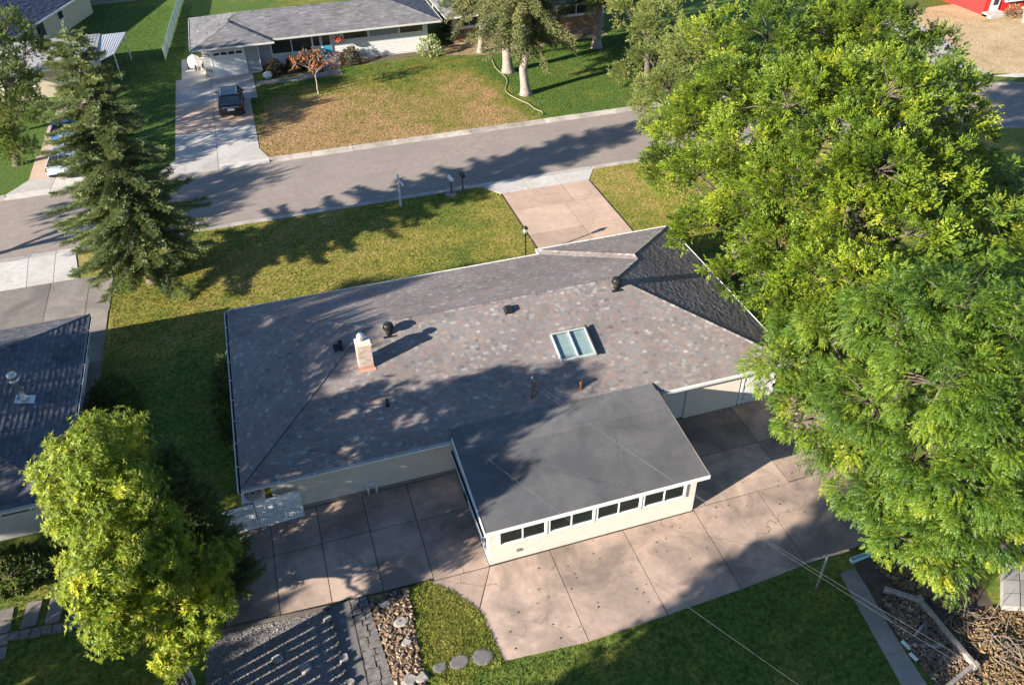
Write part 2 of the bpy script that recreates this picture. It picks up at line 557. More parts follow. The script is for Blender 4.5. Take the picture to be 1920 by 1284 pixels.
def band(mb, line, d0, d1, z0, z1):
    A, B = offs(line, d0), offs(line, d1)
    for i in range(len(line) - 1):
        mb.hexa([(*A[i], z0), (*A[i + 1], z0), (*B[i + 1], z0), (*B[i], z0)], [(*A[i], z1), (*A[i + 1], z1), (*B[i + 1], z1), (*B[i], z1)])
    return mb

road = MB()
A, B = offs(ROADC, -4.45), offs(ROADC, 4.45)
for i in range(len(ROADC) - 1):
    road.add([(*A[i], -0.11), (*A[i + 1], -0.11), (*B[i + 1], -0.11), (*B[i], -0.11)], [(0, 1, 2, 3)])
road.build('road', ROAD, **STRUCT)
# lawns either side of the street
near_edge = offs(ROADC, -4.68)
far_edge = offs(ROADC, 4.68)
lawn_near = sheet('lawn', [(-120, -60), (200, -60), (200, 10)] + near_edge[::-1], 0.0, LAWN1, thick=0.15, **STRUCT)
lawn_far = sheet('lawn', far_edge + [(230, 25), (260, 200), (-150, 200)], 0.0, LAWN2, thick=0.15, **STRUCT)
BACKPOLY = [(4.17, 15.06), (7.3, 14.78), (10.23, 14.93), (13.33, 15.09), (15.84, 15.14), (17.1, 14.56), (16.75, 12.4), (16.4, 10.1), (14.6, 2), (0, 8), (0.9, 14.0), (1.52, 15.3), (2.5, 14.6)]
PATCHPOLY = [(1.66, 18.95), (2.4, 19.08), (3.23, 18.33), (3.94, 17.23), (4.17, 15.06), (2.5, 14.6), (1.45, 15.2)]
sheet('lawn', PATCHPOLY, 0.03, LAWN3, thick=0.03, **STRUCT)

def kerb(name, x0, x1, side, z1=0.025):
    """straight stretch of kerb cast in lengths of about 3 m"""
    root = bpy.data.objects.new(name, None)
    put(root, **STRUCT)
    y0, y1 = (48.79, 49.10) if side < 0 else (57.84, 58.15)
    x = x0
    while x < x1 - 0.3:
        xe = min(x + 3.0, x1)
        mb = MB()
        g0, g1 = (y0, y1) if side < 0 else (y1, y0)
        mb.box(x + 0.012, xe - 0.012, y0, y1, -0.19, z1)
        ga, gb = (y1, y1 + 0.35) if side < 0 else (y0 - 0.35, y0)
        mb.box(x + 0.012, xe - 0.012, ga, gb, -0.19, -0.1)
        mb.build('kerb_stone', KERB, root)
        x = xe
    return root

kerb('kerb', -12.4, 13.0, -1)
kerb('kerb', 21.2, 38, -1)
kerb('kerb', -0.2, 38, 1)
kerb('kerb', -12.2, -7.8, 1)
kerb('kerb', -40, -17.6, 1)
kerb('kerb', -40, -16.9, -1)
mb = MB()
bend = [p for p in ROADC if p[0] >= 38]
band(mb, bend, -4.68, -4.37, -0.19, 0.02)
band(mb, bend, 4.37, 4.68, -0.19, 0.02)
mb.build('kerb', KERB, **STRUCT)

def slabs(name, items, mt, z=0.03, gap=0.015, base=None):
    """concrete cast in separate slabs; items: polygons"""
    root = bpy.data.objects.new(name, None)
    put(root, **STRUCT)
    for poly in items:
        m_ = mt
        if isinstance(poly, dict):
            m_, poly = poly['m'], poly['p']
        c = Vector((sum(p[0] for p in poly) / len(poly), sum(p[1] for p in poly) / len(poly)))
        q = []
        for p in poly:
            d = c - Vector(p[:2])
            q.append((p[0] + math.copysign(gap, d.x), p[1] + math.copysign(gap, d.y), p[2] if len(p) > 2 else z))
        dz = rnd.uniform(-0.004, 0.004)
        MB().prism(q, [p[2] - 0.16 for p in q], [p[2] + dz for p in q]).build('slab', m_, root)
    return root

def quad(x0, x1, y0, y1):
    return [(x0, y0), (x1, y0), (x1, y1), (x0, y1)]

# back patio: left bay, terrace before the sunroom, yard behind the garage
def joint_bed(pts):
    sheet('patio_joint_bed', pts, 0.012, DARKJ, **STRUCT)

joint_bed([(-4.9, 19.4), (1.7, 19.05), (2.4, 19.15), (3.3, 18.5), (3.95, 17.4), (4.2, 15.1), (10.2, 14.97), (17.5, 15.35), (21, 16.3), (21, 24.0), (13.3, 24.0), (13.3, 19.1), (4.85, 19.1), (4.85, 24.0), (-4.9, 24.0)])
P = []
xs = [-4.85, -2.95, -1.1, 0.79, 2.67, 4.82]
lo = [19.42, 19.32, 19.25, 19.12, 19.12, 18.97]
for i in range(4):
    P.append(quad(xs[i], xs[i + 1], 22.05, 24.05))
    P.append([(xs[i], lo[i]), (xs[i + 1], lo[i + 1]), (xs[i + 1], 22.05), (xs[i], 22.05)])
P.append(quad(2.67, 4.82, 22.0, 24.05))
P.append([(2.67, 19.0), (4.82, 18.97), (4.82, 22.0), (2.67, 22.0)])
P.append([(2.4, 19.1), (3.94, 17.3), (4.82, 18.96), (2.67, 18.99)])
P.append([(3.94, 17.3), (4.17, 15.06), (7.22, 14.85), (7.22, 18.97), (4.82, 18.96)])
P.append([(7.22, 14.85), (10.3, 14.95), (10.3, 18.97), (7.22, 18.97)])
P.append([(10.3, 14.95), (13.36, 15.09), (13.42, 18.98), (10.3, 18.97)])
P.append([(13.36, 15.09), (16.3, 15.3), (16.4, 19.1), (13.42, 19.1)])
P.append([(16.3, 15.3), (19.3, 15.45), (19.45, 19.15), (16.4, 19.1)])
P.append([(19.3, 15.45), (21.2, 16.1), (22.6, 17.5), (22.6, 19.2), (19.45, 19.15)])
P.append(quad(13.36, 17.9, 19.1, 21.6))
P.append(quad(13.36, 17.9, 21.6, 24.05))
P.append(quad(17.9, 22.6, 19.15, 21.6))
P.append(quad(17.9, 22.6, 21.6, 24.6))
slabs('patio', P, PATIO)
# front driveway
joint = sheet('driveway_joint_bed', quad(14.0, 20.35, 36.0, 47.4), 0.012, DARKJ, **STRUCT)
D = []
for y0, y1 in ((36.1, 38.6), (38.6, 41.7), (41.7, 44.9), (44.9, 47.35)):
    D.append(quad(14.1, 18.25, y0, y1) if y0 > 44 else quad(14.1, 17.6, y0, y1))
    D.append(quad(18.25, 20.25, y0, y1) if y0 > 44 else quad(17.6, 20.25, y0, y1))
z1 = -0.085
def apron(xs_in, xs_out, y_in, y_k, y_out):
    out = []
    for i in range(len(xs_in) - 1):
        a, b, c, d = xs_in[i], xs_in[i + 1], xs_out[i + 1], xs_out[i]
        out.append(dict(m=APRON, p=[(a, y_in, .03), (b, y_in, .03), (c, y_k, .03), (d, y_k, .03)][::1 if y_k > y_in else -1]))
        out.append(dict(m=APRON, p=[(d, y_k, .03), (c, y_k, .03), (c, y_out, z1), (d, y_out, z1)][::1 if y_k > y_in else -1]))
    return out
D += apron([14.0, 16.0, 18.25, 20.3], [13.0, 16.0, 18.25, 21.2], 47.35, 48.82, 49.45)
slabs('driveway', D, TAN)
# driveway of the house over the street
D = []
for x0, x1 in ((-6.7, -3.75), (-3.75, -0.75)):
    D += [dict(m=APRON, p=[(x0, 60.0), (x1, 60.0), (x1, 64.6), (x0, 64.6)]), dict(m=TAN, p=quad(x0, x1, 64.6, 70.2)), dict(m=APRON, p=quad(x0, x1 + (0.6 if x1 > -1 else 0), 70.2, 76.6))]
D += apron([-6.7, -3.75, -0.75], [-7.8, -3.75, -0.2], 60.0, 58.15, 57.5) + [dict(m=APRON, p=quad(-6.2, -4.1, 76.6, 82))]
slabs('driveway', D, TAN)
slabs('footpath', [quad(-0.1, 3.6, 72.9, 74.0), quad(3.6, 7.4, 73.1, 74.3), quad(5.9, 7.4, 74.3, 76.6)], GREYC, 0.025)
# driveway of the house on the far left, and of the house next door
slabs('driveway', [*apron([-16.4, -14.6, -12.8], [-17.6, -14.8, -12.3], 60.0, 58.15, 57.5), quad(-16.4, -12.8, 60, 64), quad(-16.2, -12.6, 64, 70), quad(-16.0, -12.4, 70, 75.5)], TAN)
slabs('driveway', [*apron([-16.2, -14.7, -13.3, -11.9], [-16.9, -15.0, -13.5, -12.4], 45.5, 48.82, 49.45),
                   quad(-16.4, -13.4, 41.6, 45.5), quad(-13.4, -11.3, 41.6, 45.5), quad(-11.3, -10.05, 41.6, 45.5), quad(-16.4, -11.3, 37.0, 41.6), quad(-11.3, -10.1, 37.0, 41.6), quad(-11.3, -10.1, 30.2, 37.0)], GREYC)
# right: footpath of the red house, bare front yard
sheet('bare_yard', [(60.4, 57.6), (59.9, 54.6), (66, 52.2), (95, 46), (100, 72), (62.8, 72)], 0.01, BAREL, **STRUCT)
slabs('footpath', [[(56.0, 56.5), (59.4, 53.9), (60.3, 54.4), (60.2, 57.6), (62.5, 62), (64, 70), (60.5, 70), (59, 62)], [(60, 53.95), (61.5, 53.2), (70, 50), (70, 50.9), (62, 53.8)]], APRON, 0.03)

# ------------------------------------------------------------------ grass (blades nobody could count)
def grass(name, poly, n, h, mt, label, holes=(), z=0.0):
    P = scatter(poly, n, holes)
    N = len(P)
    b = np.zeros((N * 3, 3, 3))
    for k in range(3):
        a = rng.uniform(0, 2 * math.pi, N)
        w = rng.uniform(0.012, 0.03, N) * (h / 0.07)
        hh = h * rng.uniform(0.5, 1.3, N)
        lean = rng.uniform(0.2, 1.1, N) * hh
        la = rng.uniform(0, 2 * math.pi, N)
        c = P + rng.normal(0, 0.03, (N, 2))
        V = b[k::3]
        V[:, 0, 0], V[:, 0, 1] = c[:, 0] - w * np.cos(a), c[:, 1] - w * np.sin(a)
        V[:, 1, 0], V[:, 1, 1] = c[:, 0] + w * np.cos(a), c[:, 1] + w * np.sin(a)
        V[:, 0, 2] = V[:, 1, 2] = z
        V[:, 2, 0], V[:, 2, 1], V[:, 2, 2] = c[:, 0] + lean * np.cos(la), c[:, 1] + lean * np.sin(la), hh + z
    return fast_mesh(name, b, 3, None, mt, kind='stuff', label=label, category='grass')

FRONTPOLY = [(-10, 38.1), (-3.9, 38.0), (-3.7, 36.2), (12.6, 36.3), (14.0, 37), (14.0, 47.3), (12.8, 48.75), (-11.4, 48.75), (-10.0, 45.4)]
FRONTPOLY2 = [(20.35, 36.2), (34, 36), (34, 48.7), (21.4, 48.7), (20.4, 47.3)]
LEFTPOLY = [(-10, 38.2), (-3.4, 38.2), (-2.9, 36), (-2.9, 24.6), (-4.9, 24.1), (-6.5, 22), (-7, 14), (-17, 14), (-14, 25.5), (-10.6, 25.5), (-10.0, 30.2)]
FARPOLY = [(-0.7, 58.2), (38, 58.0), (43, 57.1), (50, 55.4), (46, 76.5), (16.5, 76.6), (14.5, 75.0), (2, 74.6), (-0.7, 72.8)]
FARLEFT = [(-12.3, 58.3), (-7.8, 58.3), (-6.7, 60), (-6.4, 77), (-5, 100), (-16, 103), (-16, 84), (-12.3, 75)]
grass('grass', FRONTPOLY, 44000, 0.05, LAWN1, 'yellow-green grass of the front lawn before the ranch house')
grass('grass', FRONTPOLY2, 20000, 0.05, LAWN1, 'yellow-green grass right of the tan driveway')
grass('grass', FARPOLY, 84000, 0.06, LAWN2, 'tan and green grass of the lawn over the street')
grass('grass', FARLEFT, 24000, 0.06, LAWN2, 'green grass between the two driveways over the street')
grass('grass', BACKPOLY, 38000, 0.05, LAWN1, 'shaded green grass of the back lawn')
grass('grass', PATCHPOLY, 9000, 0.05, LAWN3, 'sunlit grass patch between bark bed and terrace', z=0.03)
grass('grass', LEFTPOLY, 34000, 0.05, LAWN1, 'dark shaded grass between the two houses')

# ------------------------------------------------------------------ roofs
def plane_clip(poly, v):
    """u-range of a polygon (u, v) at height v"""
    us = []
    n = len(poly)
    for i in range(n):
        (u0, v0), (u1, v1) = poly[i], poly[(i + 1) % n]
        if abs(v1 - v0) < 1e-9:
            if abs(v - v0) < 1e-9:
                us += [u0, u1]
            continue
        t = (v - v0) / (v1 - v0)
        if -1e-9 <= t <= 1 + 1e-9:
            us.append(u0 + t * (u1 - u0))
    return (min(us), max(us)) if len(us) > 1 else None

CAMP = np.array([0.0, 0.0, 26.0])

def shingle_planes(planes, z0, slope, expo, wmin, wmax, thick):
    """planes: (plan polygon, outward direction, eave offset); returns quads of every shingle: list of (8 corner points, tint)"""
    out = []
    for poly, (nx, ny), off in planes:
        # v: plan distance up the slope from the eave; u: along the eave
        uv = [(-ny * x + nx * y, off - (nx * x + ny * y)) for x, y in poly]
        vmax = max(v for u, v in uv)
        nc = int(round(vmax / expo))
        ex = vmax / nc
        for k in range(nc):
            v0, v1 = k * ex, (k + 1) * ex
            a, b = plane_clip(uv, v0 + 1e-4), plane_clip(uv, v1 - 1e-4)
            if not a or not b:
                continue
            u = min(a[0], b[0]) - rnd.uniform(0, wmax)
            end = max(a[1], b[1])
            while u < end:
                w = rnd.uniform(wmin, wmax)
                ua0, ua1 = max(u, a[0]), max(u, b[0])
                ub0, ub1 = min(u + w, a[1]), min(u + w, b[1])
                u += w
                if ub0 - ua0 < 0.01 and ub1 - ua1 < 0.01:
                    continue
                ub0, ub1 = max(ub0, ua0 + 0.001), max(ub1, ua1 + 0.001)
                t = thick * rnd.uniform(0.65, 1.5)
                pts = []
                for (uu, vv, h) in ((ua0, v0 - 0.012, 0), (ub0, v0 - 0.012, 0), (ub1, v1, -0.004), (ua1, v1, -0.004), (ua0, v0 - 0.012, t), (ub0, v0 - 0.012, t), (ub1, v1, 0.004), (ua1, v1, 0.004)):
                    x = nx * (off - vv) - ny * uu
                    y = ny * (off - vv) + nx * uu
                    pts.append((x, y, z0 + slope * vv + h))
                out.append((pts, min(1.0, max(0.0, rnd.gauss(0.52, 0.15)))))
    return out

SH_FACES = [(4, 5, 6, 7), (0, 1, 5, 4), (1, 2, 6, 5), (3, 0, 4, 7)]

def lay_shingles(planes, z0, slope, expo, wmin, wmax, thick, mt, roof, single=300, key=None):
    L = shingle_planes(planes, z0, slope, expo, wmin, wmax, thick)
    if single:
        dist = [((np.array(p[0]) - CAMP) ** 2).sum() if (key is None or key(p)) else 1e9 for p, t in L]
        order = np.argsort(dist)
        for i in order[:single]:
            p, t = L[i]
            MB().add(p, SH_FACES, t).build('shingle', mt, roof)
        rest = [L[i] for i in order[single:]]
    else:
        rest = L
    V = np.array([p for p, t in rest])
    F = np.concatenate([V[:, list(f), :] for f in SH_FACES], 0)
    T = np.tile(np.array([t for p, t in rest]), 4)
    return fast_mesh('shingle_field', F, 4, T, mt, roof, kind='stuff')

def cap_line(roof, p, q, mt, w=0.2, step=0.21, name='ridge_cap', tint=None):
    """overlapping cap shingles along a ridge or hip"""
    p, q = Vector(p), Vector(q)
    d = (q - p)
    n = max(2, int(d.length / step))
    dn = d.normalized()
    sd = dn.cross(Vector((0, 0, 1))).normalized()
    mb = MB()
    for i in range(n):
        a = p + d * (i / n) - dn * 0.03
        b = p + d * ((i + 1) / n)
        t = tint if tint is not None else rnd.uniform(0.1, 0.9)
        up, dr = Vector((0, 0, 0.032)), Vector((0, 0, -0.012))
        hb = Vector((0, 0, 0.018))
        L0, C0, R0 = a - sd * w / 2 + dr, a + up, a + sd * w / 2 + dr
        L1, C1, R1 = b - sd * w / 2 + dr - Vector((0, 0, .012)), b + hb, b + sd * w / 2 + dr - Vector((0, 0, .012))
        k = Vector((0, 0, -0.03))
        mb.add([L0, C0, R0, L1, C1, R1, L0 + k, C0 + k, R0 + k], [(0, 3, 4, 1), (1, 4, 5, 2), (0, 1, 7, 6), (1, 2, 8, 7)], t)
    return mb.build(name, mt, roof)

def hip_roof(parent, x0, x1, y0, y1, z0, slope, mt, expo, wmin, wmax, thick, single, jog=None, key=None, soffit=WHITE):
    """hip roof with its ridge along X; jog=(xj, yg) adds a slightly projecting wing on the far side from xj to x1"""
    h = (y1 - y0) / 2
    ry = (y0 + y1) / 2
    RL, RR = (x0 + h, ry), (x1 - h, ry)
    planes = [([(x0, y0), (x0, y1), RL], (-1, 0), -x0), ([(x0, y0), (x1, y0), RR, RL], (0, -1), -y0)]
    lines = [((x0, y0), RL), ((x0, y1), RL), (RL, RR), ((x1, y0), RR)]
    if jog:
        xj, yg = jog
        g_ = (x1 - xj) / 2
        Pk, Q = (xj + g_, yg - g_), (xj + g_, y1 - g_)
        planes += [([(x1, y0), (x1, yg), Pk, Q, RR], (1, 0), x1), ([(x0, y1), (xj, y1), Q, RR, RL], (0, 1), y1),
                   ([(xj, yg), (x1, yg), Pk], (0, 1), yg), ([(xj, y1), (xj, yg), Pk, Q], (-1, 0), -xj)]
        lines += [((xj, yg), Pk), ((x1, yg), Pk), (Pk, Q), (Q, RR)]
        outline = [(x0, y0), (x1, y0), (x1, yg), (xj, yg), (xj, y1), (x0, y1)]
    else:
        planes += [([(x1, y0), (x1, y1), RR], (1, 0), x1), ([(x0, y1), (x1, y1), RR, RL], (0, 1), y1)]
        lines += [((x1, y1), RR)]
        outline = [(x0, y0), (x1, y0), (x1, y1), (x0, y1)]
    mb = MB()
    def zz(p, off, n):
        return z0 + slope * (off - (n[0] * p[0] + n[1] * p[1])) - 0.006
    for poly, n, off in planes:
        mb.add([(p[0], p[1], zz(p, off, n)) for p in poly], [tuple(range(len(poly)))])
    roof = mb.build('roof', DECK, parent)
    # fascia and soffit ring
    f = MB()
    n = len(outline)
    for i in range(n):
        a, b = Vector(outline[i]), Vector(outline[(i + 1) % n])
        t = (b - a).normalized()
        nn = Vector((t.y, -t.x))
        a2, b2 = a - nn * 0.03, b - nn * 0.03
        f.add([(a.x, a.y, z0 - .17), (b.x, b.y, z0 - .17), (b.x, b.y, z0 - .012), (a.x, a.y, z0 - .012), (a2.x, a2.y, z0 - .17), (b2.x, b2.y, z0 - .17), (b2.x, b2.y, z0 - .012), (a2.x, a2.y, z0 - .012)], [(0, 1, 2, 3), (5, 4, 7, 6), (1, 0, 4, 5), (3, 2, 6, 7)])
    f.build('fascia', soffit, roof)
    MB().add([(p[0], p[1], z0 - .165) for p in outline], [tuple(range(n))]).build('soffit', soffit, roof)
    lay_shingles(planes, z0, slope, expo, wmin, wmax, thick, mt, roof, single, key)
    def height(p):
        return z0 + slope * min(off - (nv[0] * p[0] + nv[1] * p[1]) for poly, nv, off in planes if True) if not jog else None
    def hz(p):
        x, y = p
        d = [x - x0, y - y0, x1 - x, y1 - y]
        if jog and x >= jog[0] - 1e-6:
            d[3] = jog[1] - y if abs((x - jog[0]) - 0) < 1e-6 or True else d[3]
        main = min(x - x0, y - y0, x1 - x, y1 - y)
        if jog:
            wing = min(x - jog[0], x1 - x, jog[1] - y)
            return z0 + slope * max(main, wing if y > ry else -9)
        return z0 + slope * main
    for a, b in lines:
        if jog and a == (x0, y0):
            continue
        cap_line(roof, (a[0], a[1], hz(a) + 0.012), (b[0], b[1], hz(b) + 0.012), mt)
    return roof, hz

def gutter(parent, p, q, out, z, straps=True):
    """open white trough along an eave, with a dark bottom and straps"""
    p, q, o = Vector((*p, 0)), Vector((*q, 0)), Vector((*out, 0))
    w, h = 0.13, 0.12
    mb = MB()
    prof = [(0.0, z), (0.0, z - h), (0.012, z - h - 0.01), (w - 0.02, z - h - 0.01), (w, z - 0.05), (w + 0.012, z), (w - 0.006, z), (w - 0.016, z - 0.05), (w - 0.03, z - h), (0.014, z - h), (0.01, z)]
    n = len(prof)
    vs = [tuple(a + o * d + Vector((0, 0, zz))) for a in (p, q) for d, zz in prof]
    mb.add(vs, [(i, (i + 1) % n, n + (i + 1) % n, n + i) for i in range(n)] + [tuple(range(n))[::-1], tuple(range(n, 2 * n))])
    g_ = mb.build('gutter', WHITE, parent)
    a, b = p + o * 0.014, p + o * (w - 0.03)
    c, d = q + o * (w - 0.03), q + o * 0.014
    k = Vector((0, 0, z - h + 0.012))
    MB().add([a + k, b + k, c + k, d + k], [(0, 1, 2, 3)]).build('gutter_shade', DARKJ, g_)  # dark sheet standing for the shade inside the trough
    if straps:
        L = (q - p).length
        m_ = max(2, int(L / 1.35))
        for i in range(1, m_):
            c0 = p + (q - p) * (i / m_) + Vector((0, 0, z + 0.004))
            MB().bar(c0 - o * 0.02, c0 + o * (w + 0.01), 0.035, 0.008).build('gutter_strap', WHITE, g_)
    return g_

def siding(parent, a, b, z0, z1, out, expo, mt, name='siding_board'):
    """lap boards between plan points a, b; boards share one mesh"""
    a, b, o = Vector((*a, 0)), Vector((*b, 0)), Vector((*out, 0))
    n = max(1, int(round((z1 - z0) / expo)))
    e = (z1 - z0) / n
    me = None
    for i in range(n):
        if me is None:
            mb = MB()
            mb.hexa([a, a + o * 0.03, b + o * 0.03, b][::1], [a + Vector((0, 0, e)), a + o * 0.006 + Vector((0, 0, e)), b + o * 0.006 + Vector((0, 0, e)), b + Vector((0, 0, e))])
            ob = mb.build(name, mt, parent)
            me = ob.data
        else:
            ob = put(bpy.data.objects.new(name, me), parent)
        ob.location = (0, 0, z0 + i * e)

def window(parent, a, b, z0, z1, out, panes=2, fw=0.055, depth=0.05, glassm=None, frame=WHITE, back=None, name='window'):
    """framed window standing proud of a wall between plan points a, b"""
    a, b, o = Vector((*a, 0)), Vector((*b, 0)), Vector((*out, 0))
    t = (b - a).normalized()
    L = (b - a).length
    up = Vector((0, 0, 1))
    mb = MB()
    def bx(u0, u1, w0, w1, d0, d1):
        pts = []
        for w in (w0, w1):
            for (u, d) in ((u0, d0), (u1, d0), (u1, d1), (u0, d1)):
                pts.append(a + t * u + o * d + up * w)
        mb.hexa(pts[:4], pts[4:])
    bx(0, L, z0, z0 + fw, 0.0, depth + 0.02)
    bx(0, L, z1 - fw, z1, 0.0, depth)
    bx(0, fw, z0 + fw, z1 - fw, 0.0, depth)
    bx(L - fw, L, z0 + fw, z1 - fw, 0.0, depth)
    for i in range(1, panes):
        u = L * i / panes
        bx(u - fw * .45, u + fw * .45, z0 + fw, z1 - fw, 0.0, depth - 0.008)
    w_ = mb.build(name, frame, parent)
    for i in range(panes):
        u0 = L * i / panes + fw * (1.0 if i == 0 else .45)
        u1 = L * (i + 1) / panes - fw * (1.0 if i == panes - 1 else .45)
        q = [a + t * u + o * 0.018 + up * w for u, w in ((u0, z0 + fw), (u1, z0 + fw), (u1, z1 - fw), (u0, z1 - fw))]
        MB().add(q, [(0, 1, 2, 3)]).build('pane', glassm or GLASSD, w_)
    if back:
        MB().add([a + t * u + o * 0.006 + up * w for u, w in ((0, z0), (L, z0), (L, z1), (0, z1))], [(0, 1, 2, 3)]).build('pane_reflection', back, w_)  # sheet behind the panes, coloured as the reflection in them
    return w_

# ------------------------------------------------------------------ the ranch house
house = thing('ranch_house', 'long cream ranch house with weathered brown-grey shingle hip roof and flat-roofed sunroom', 'house', (8.4, 29.7, 0))
HO = Vector((8.4, 29.7, 0))

def fix(root):
    """parts were built in world coordinates: keep them there under the moved root"""
    off = Matrix.Translation(-root.location) if root.rotation_euler.z == 0 else root.matrix_basis.inverted()
    for ch in root.children:
        ch.matrix_parent_inverse = off

X0, X1, Y0, Y1, Z0, SL = -3.6, 20.43, 23.6, 35.77, 2.4, 0.315
roof, RH = hip_roof(house, X0, X1, Y0, Y1, Z0, SL, SHING, 0.14, 0.11, 0.26, 0.015, 300, (12.65, 36.25),
                    key=lambda p: p[0][1] < 26 and (p[0][0] < 4.3 or p[0][0] > 14))
gutter(roof, (X0, Y0), (4.7, Y0), (0, -1), 2.39)
gutter(roof, (13.95, Y0), (X1, Y0), (0, -1), 2.39, False)
gutter(roof, (X0, Y1), (X0, Y0 - 0.13), (-1, 0), 2.39)
gutter(roof, (12.63, Y1), (X0, Y1), (0, 1), 2.39)
gutter(roof, (X1, 36.25), (12.62, 36.25), (0, 1), 2.39)
gutter(roof, (X1, Y0), (X1, 36.25), (1, 0), 2.39)
# walls (solid shell set in from the boards)
MB().prism([(-2.6, 24.12), (20.0, 24.12), (20.0, 35.6), (13.0, 35.6), (13.0, 35.1), (-2.6, 35.1)], 0.0, 2.26).build('wall', CREAM, house)
MB().prism([(-2.64, 24.08), (4.9, 24.08), (4.9, 24.3), (-2.64, 24.3)], 0.0, 0.22).build('foundation', GREYC, house)
siding(house, (4.8, 24.12), (-2.6, 24.12), 0.22, 2.24, (0, -1), 0.155, CREAM)
siding(house, (18.35, 24.12), (13.4, 24.12), 0.1, 2.24, (0, -1), 0.5, WHITEW, 'wall_panel')
siding(house, (-2.6, 24.12), (-2.6, 35.1), 0.22, 2.24, (-1, 0), 0.155, CREAM)
MB().box(18.3, 18.42, 24.03, 24.15, 0.0, 2.24).build('corner_board', WHITE, house)
MB().box(15.5, 18.2, 24.02, 24.1, 0.03, 2.0).build('garage_door', STUCCO, house)
# block wall at the far right corner
bw = MB().box(18.45, 20.0, 24.13, 24.4, 0, 0.02).build('block_wall', WHITEW, house)
for k in range(8):
    for j in range(4):
        MB().box(18.46 + j * .385 + (0.19 if k % 2 else 0) - (0.06 if k % 2 else 0), 18.46 + j * .385 + .375 + (0.13 if k % 2 else 0), 24.05 + 0.004 * (j % 2), 24.12, 0.03 + k * .27, 0.29 + k * .27).build('block', WHITEW, bw)
# sunroom: roof slab sloping to the back, walls, window band
sx0, sx1, sy0, sy1 = 4.84, 13.36, 19.03, 23.9
def zr(y, top=2.16, m_=0.082):
    return top + m_ * (y - 18.82)
ms = [4.68, 13.72]
srf = MB()
srf.hexa([(ms[0], 18.82, 2.02), (ms[1], 18.82, 2.02), (ms[1], 23.85, zr(23.85) - .14), (ms[0], 23.85, zr(23.85) - .14)], [(ms[0], 18.82, 2.16), (ms[1], 18.82, 2.16), (ms[1], 23.85, zr(23.85)), (ms[0], 23.85, zr(23.85))])
sroof = srf.build('sunroom_roof', MEMB, house)
for (ya, yb) in ((18.84, 22.66), (22.56, 24.05)):
    dz = 0.006 if ya < 20 else 0.014
    MB().hexa([(ms[0] + .05, ya, zr(ya) + .001), (ms[1] - .02, ya, zr(ya) + .001), (ms[1] - .02, yb, zr(yb) + .001), (ms[0] + .05, yb, zr(yb) + .001)], [(ms[0] + .05, ya, zr(ya) + dz), (ms[1] - .02, ya, zr(ya) + dz), (ms[1] - .02, yb, zr(yb) + dz), (ms[0] + .05, yb, zr(yb) + dz)]).build('membrane_sheet', MEMB, sroof)
mb = MB()
mb.box(ms[0] - .03, ms[1] + .03, 18.79, 18.817, 1.99, 2.175)
mb.build('fascia', WHITE, sroof)
for x, s in ((ms[0], -1), (ms[1], 1)):
    mb = MB()
    a, b = (x, x + s * 0.03) if s > 0 else (x - 0.03, x)
    mb.hexa([(a, 18.82, 1.99), (b, 18.82, 1.99), (b, 23.58, zr(23.58) - .17), (a, 23.58, zr(23.58) - .17)], [(a, 18.82, 2.18), (b, 18.82, 2.18), (b, 23.58, zr(23.58) + .02), (a, 23.58, zr(23.58) + .02)])
    mb.build('fascia', WHITE if s < 0 else GREYC, sroof)
gutter(sroof, (ms[0] - .03, 23.4), (ms[0] - .03, 18.8), (-1, 0), 2.14, False)
wl = MB()
wl.box(sx0, sx1, sy0, sy0 + .12, 0, 1.05)
wl.box(sx0, sx1, sy0, sy0 + .12, 1.86, 2.0)
for a, b in ((sx0, 5.24), (7.08, 7.2), (9.02, 9.14), (10.96, 11.08), (12.86, sx1)):
    wl.box(a, b, sy0 + .001, sy0 + .119, 1.05, 1.86)
wl.box(sx1 - .12, sx1, sy0 + .12, 24.0, 0, 2.05)
wl.build('sunroom_wall', STUCCO, house)
for a, b in ((5.24, 7.08), (7.2, 9.02), (9.14, 10.96), (11.08, 12.86)):
    window(house, (a, sy0 + .02), (b, sy0 + .02), 1.05, 1.86, (0, -1), 2, 0.045, 0.07, GLASS, WHITE, plain('pane_reflection_tone_%d' % int(a), rnd.choice([(.15, .135, .11), (.20, .185, .15), (.12, .12, .105)]), .8, 0, .5, 1.3))  # grey-tan sheets stand for reflections in the sunroom panes
    MB().box(b - .015, b + .045, sy0 - .055, sy0 - .002, 1.02, 1.9).build('window_trim', WHITE, house)
# the room behind the panes
MB().box(sx0 + .13, sx1 - .13, sy0 + .13, 23.9, 0.0, 0.45).build('sunroom_floor', ROOM, house)
MB().box(sx0 + .13, sx1 - .13, 21.2, 21.3, 0.45, 2.0).build('sunroom_back_wall', ROOM, house)
MB().box(sx0 + .3, sx1 - .3, sy0 + .14, sy0 + .5, 0.97, 1.02).build('window_shelf', SHAFT, house)
MB().box(12.2, 12.6, 19.4, 19.5, 1.1, 1.75).build('curtain', TEAL, house)
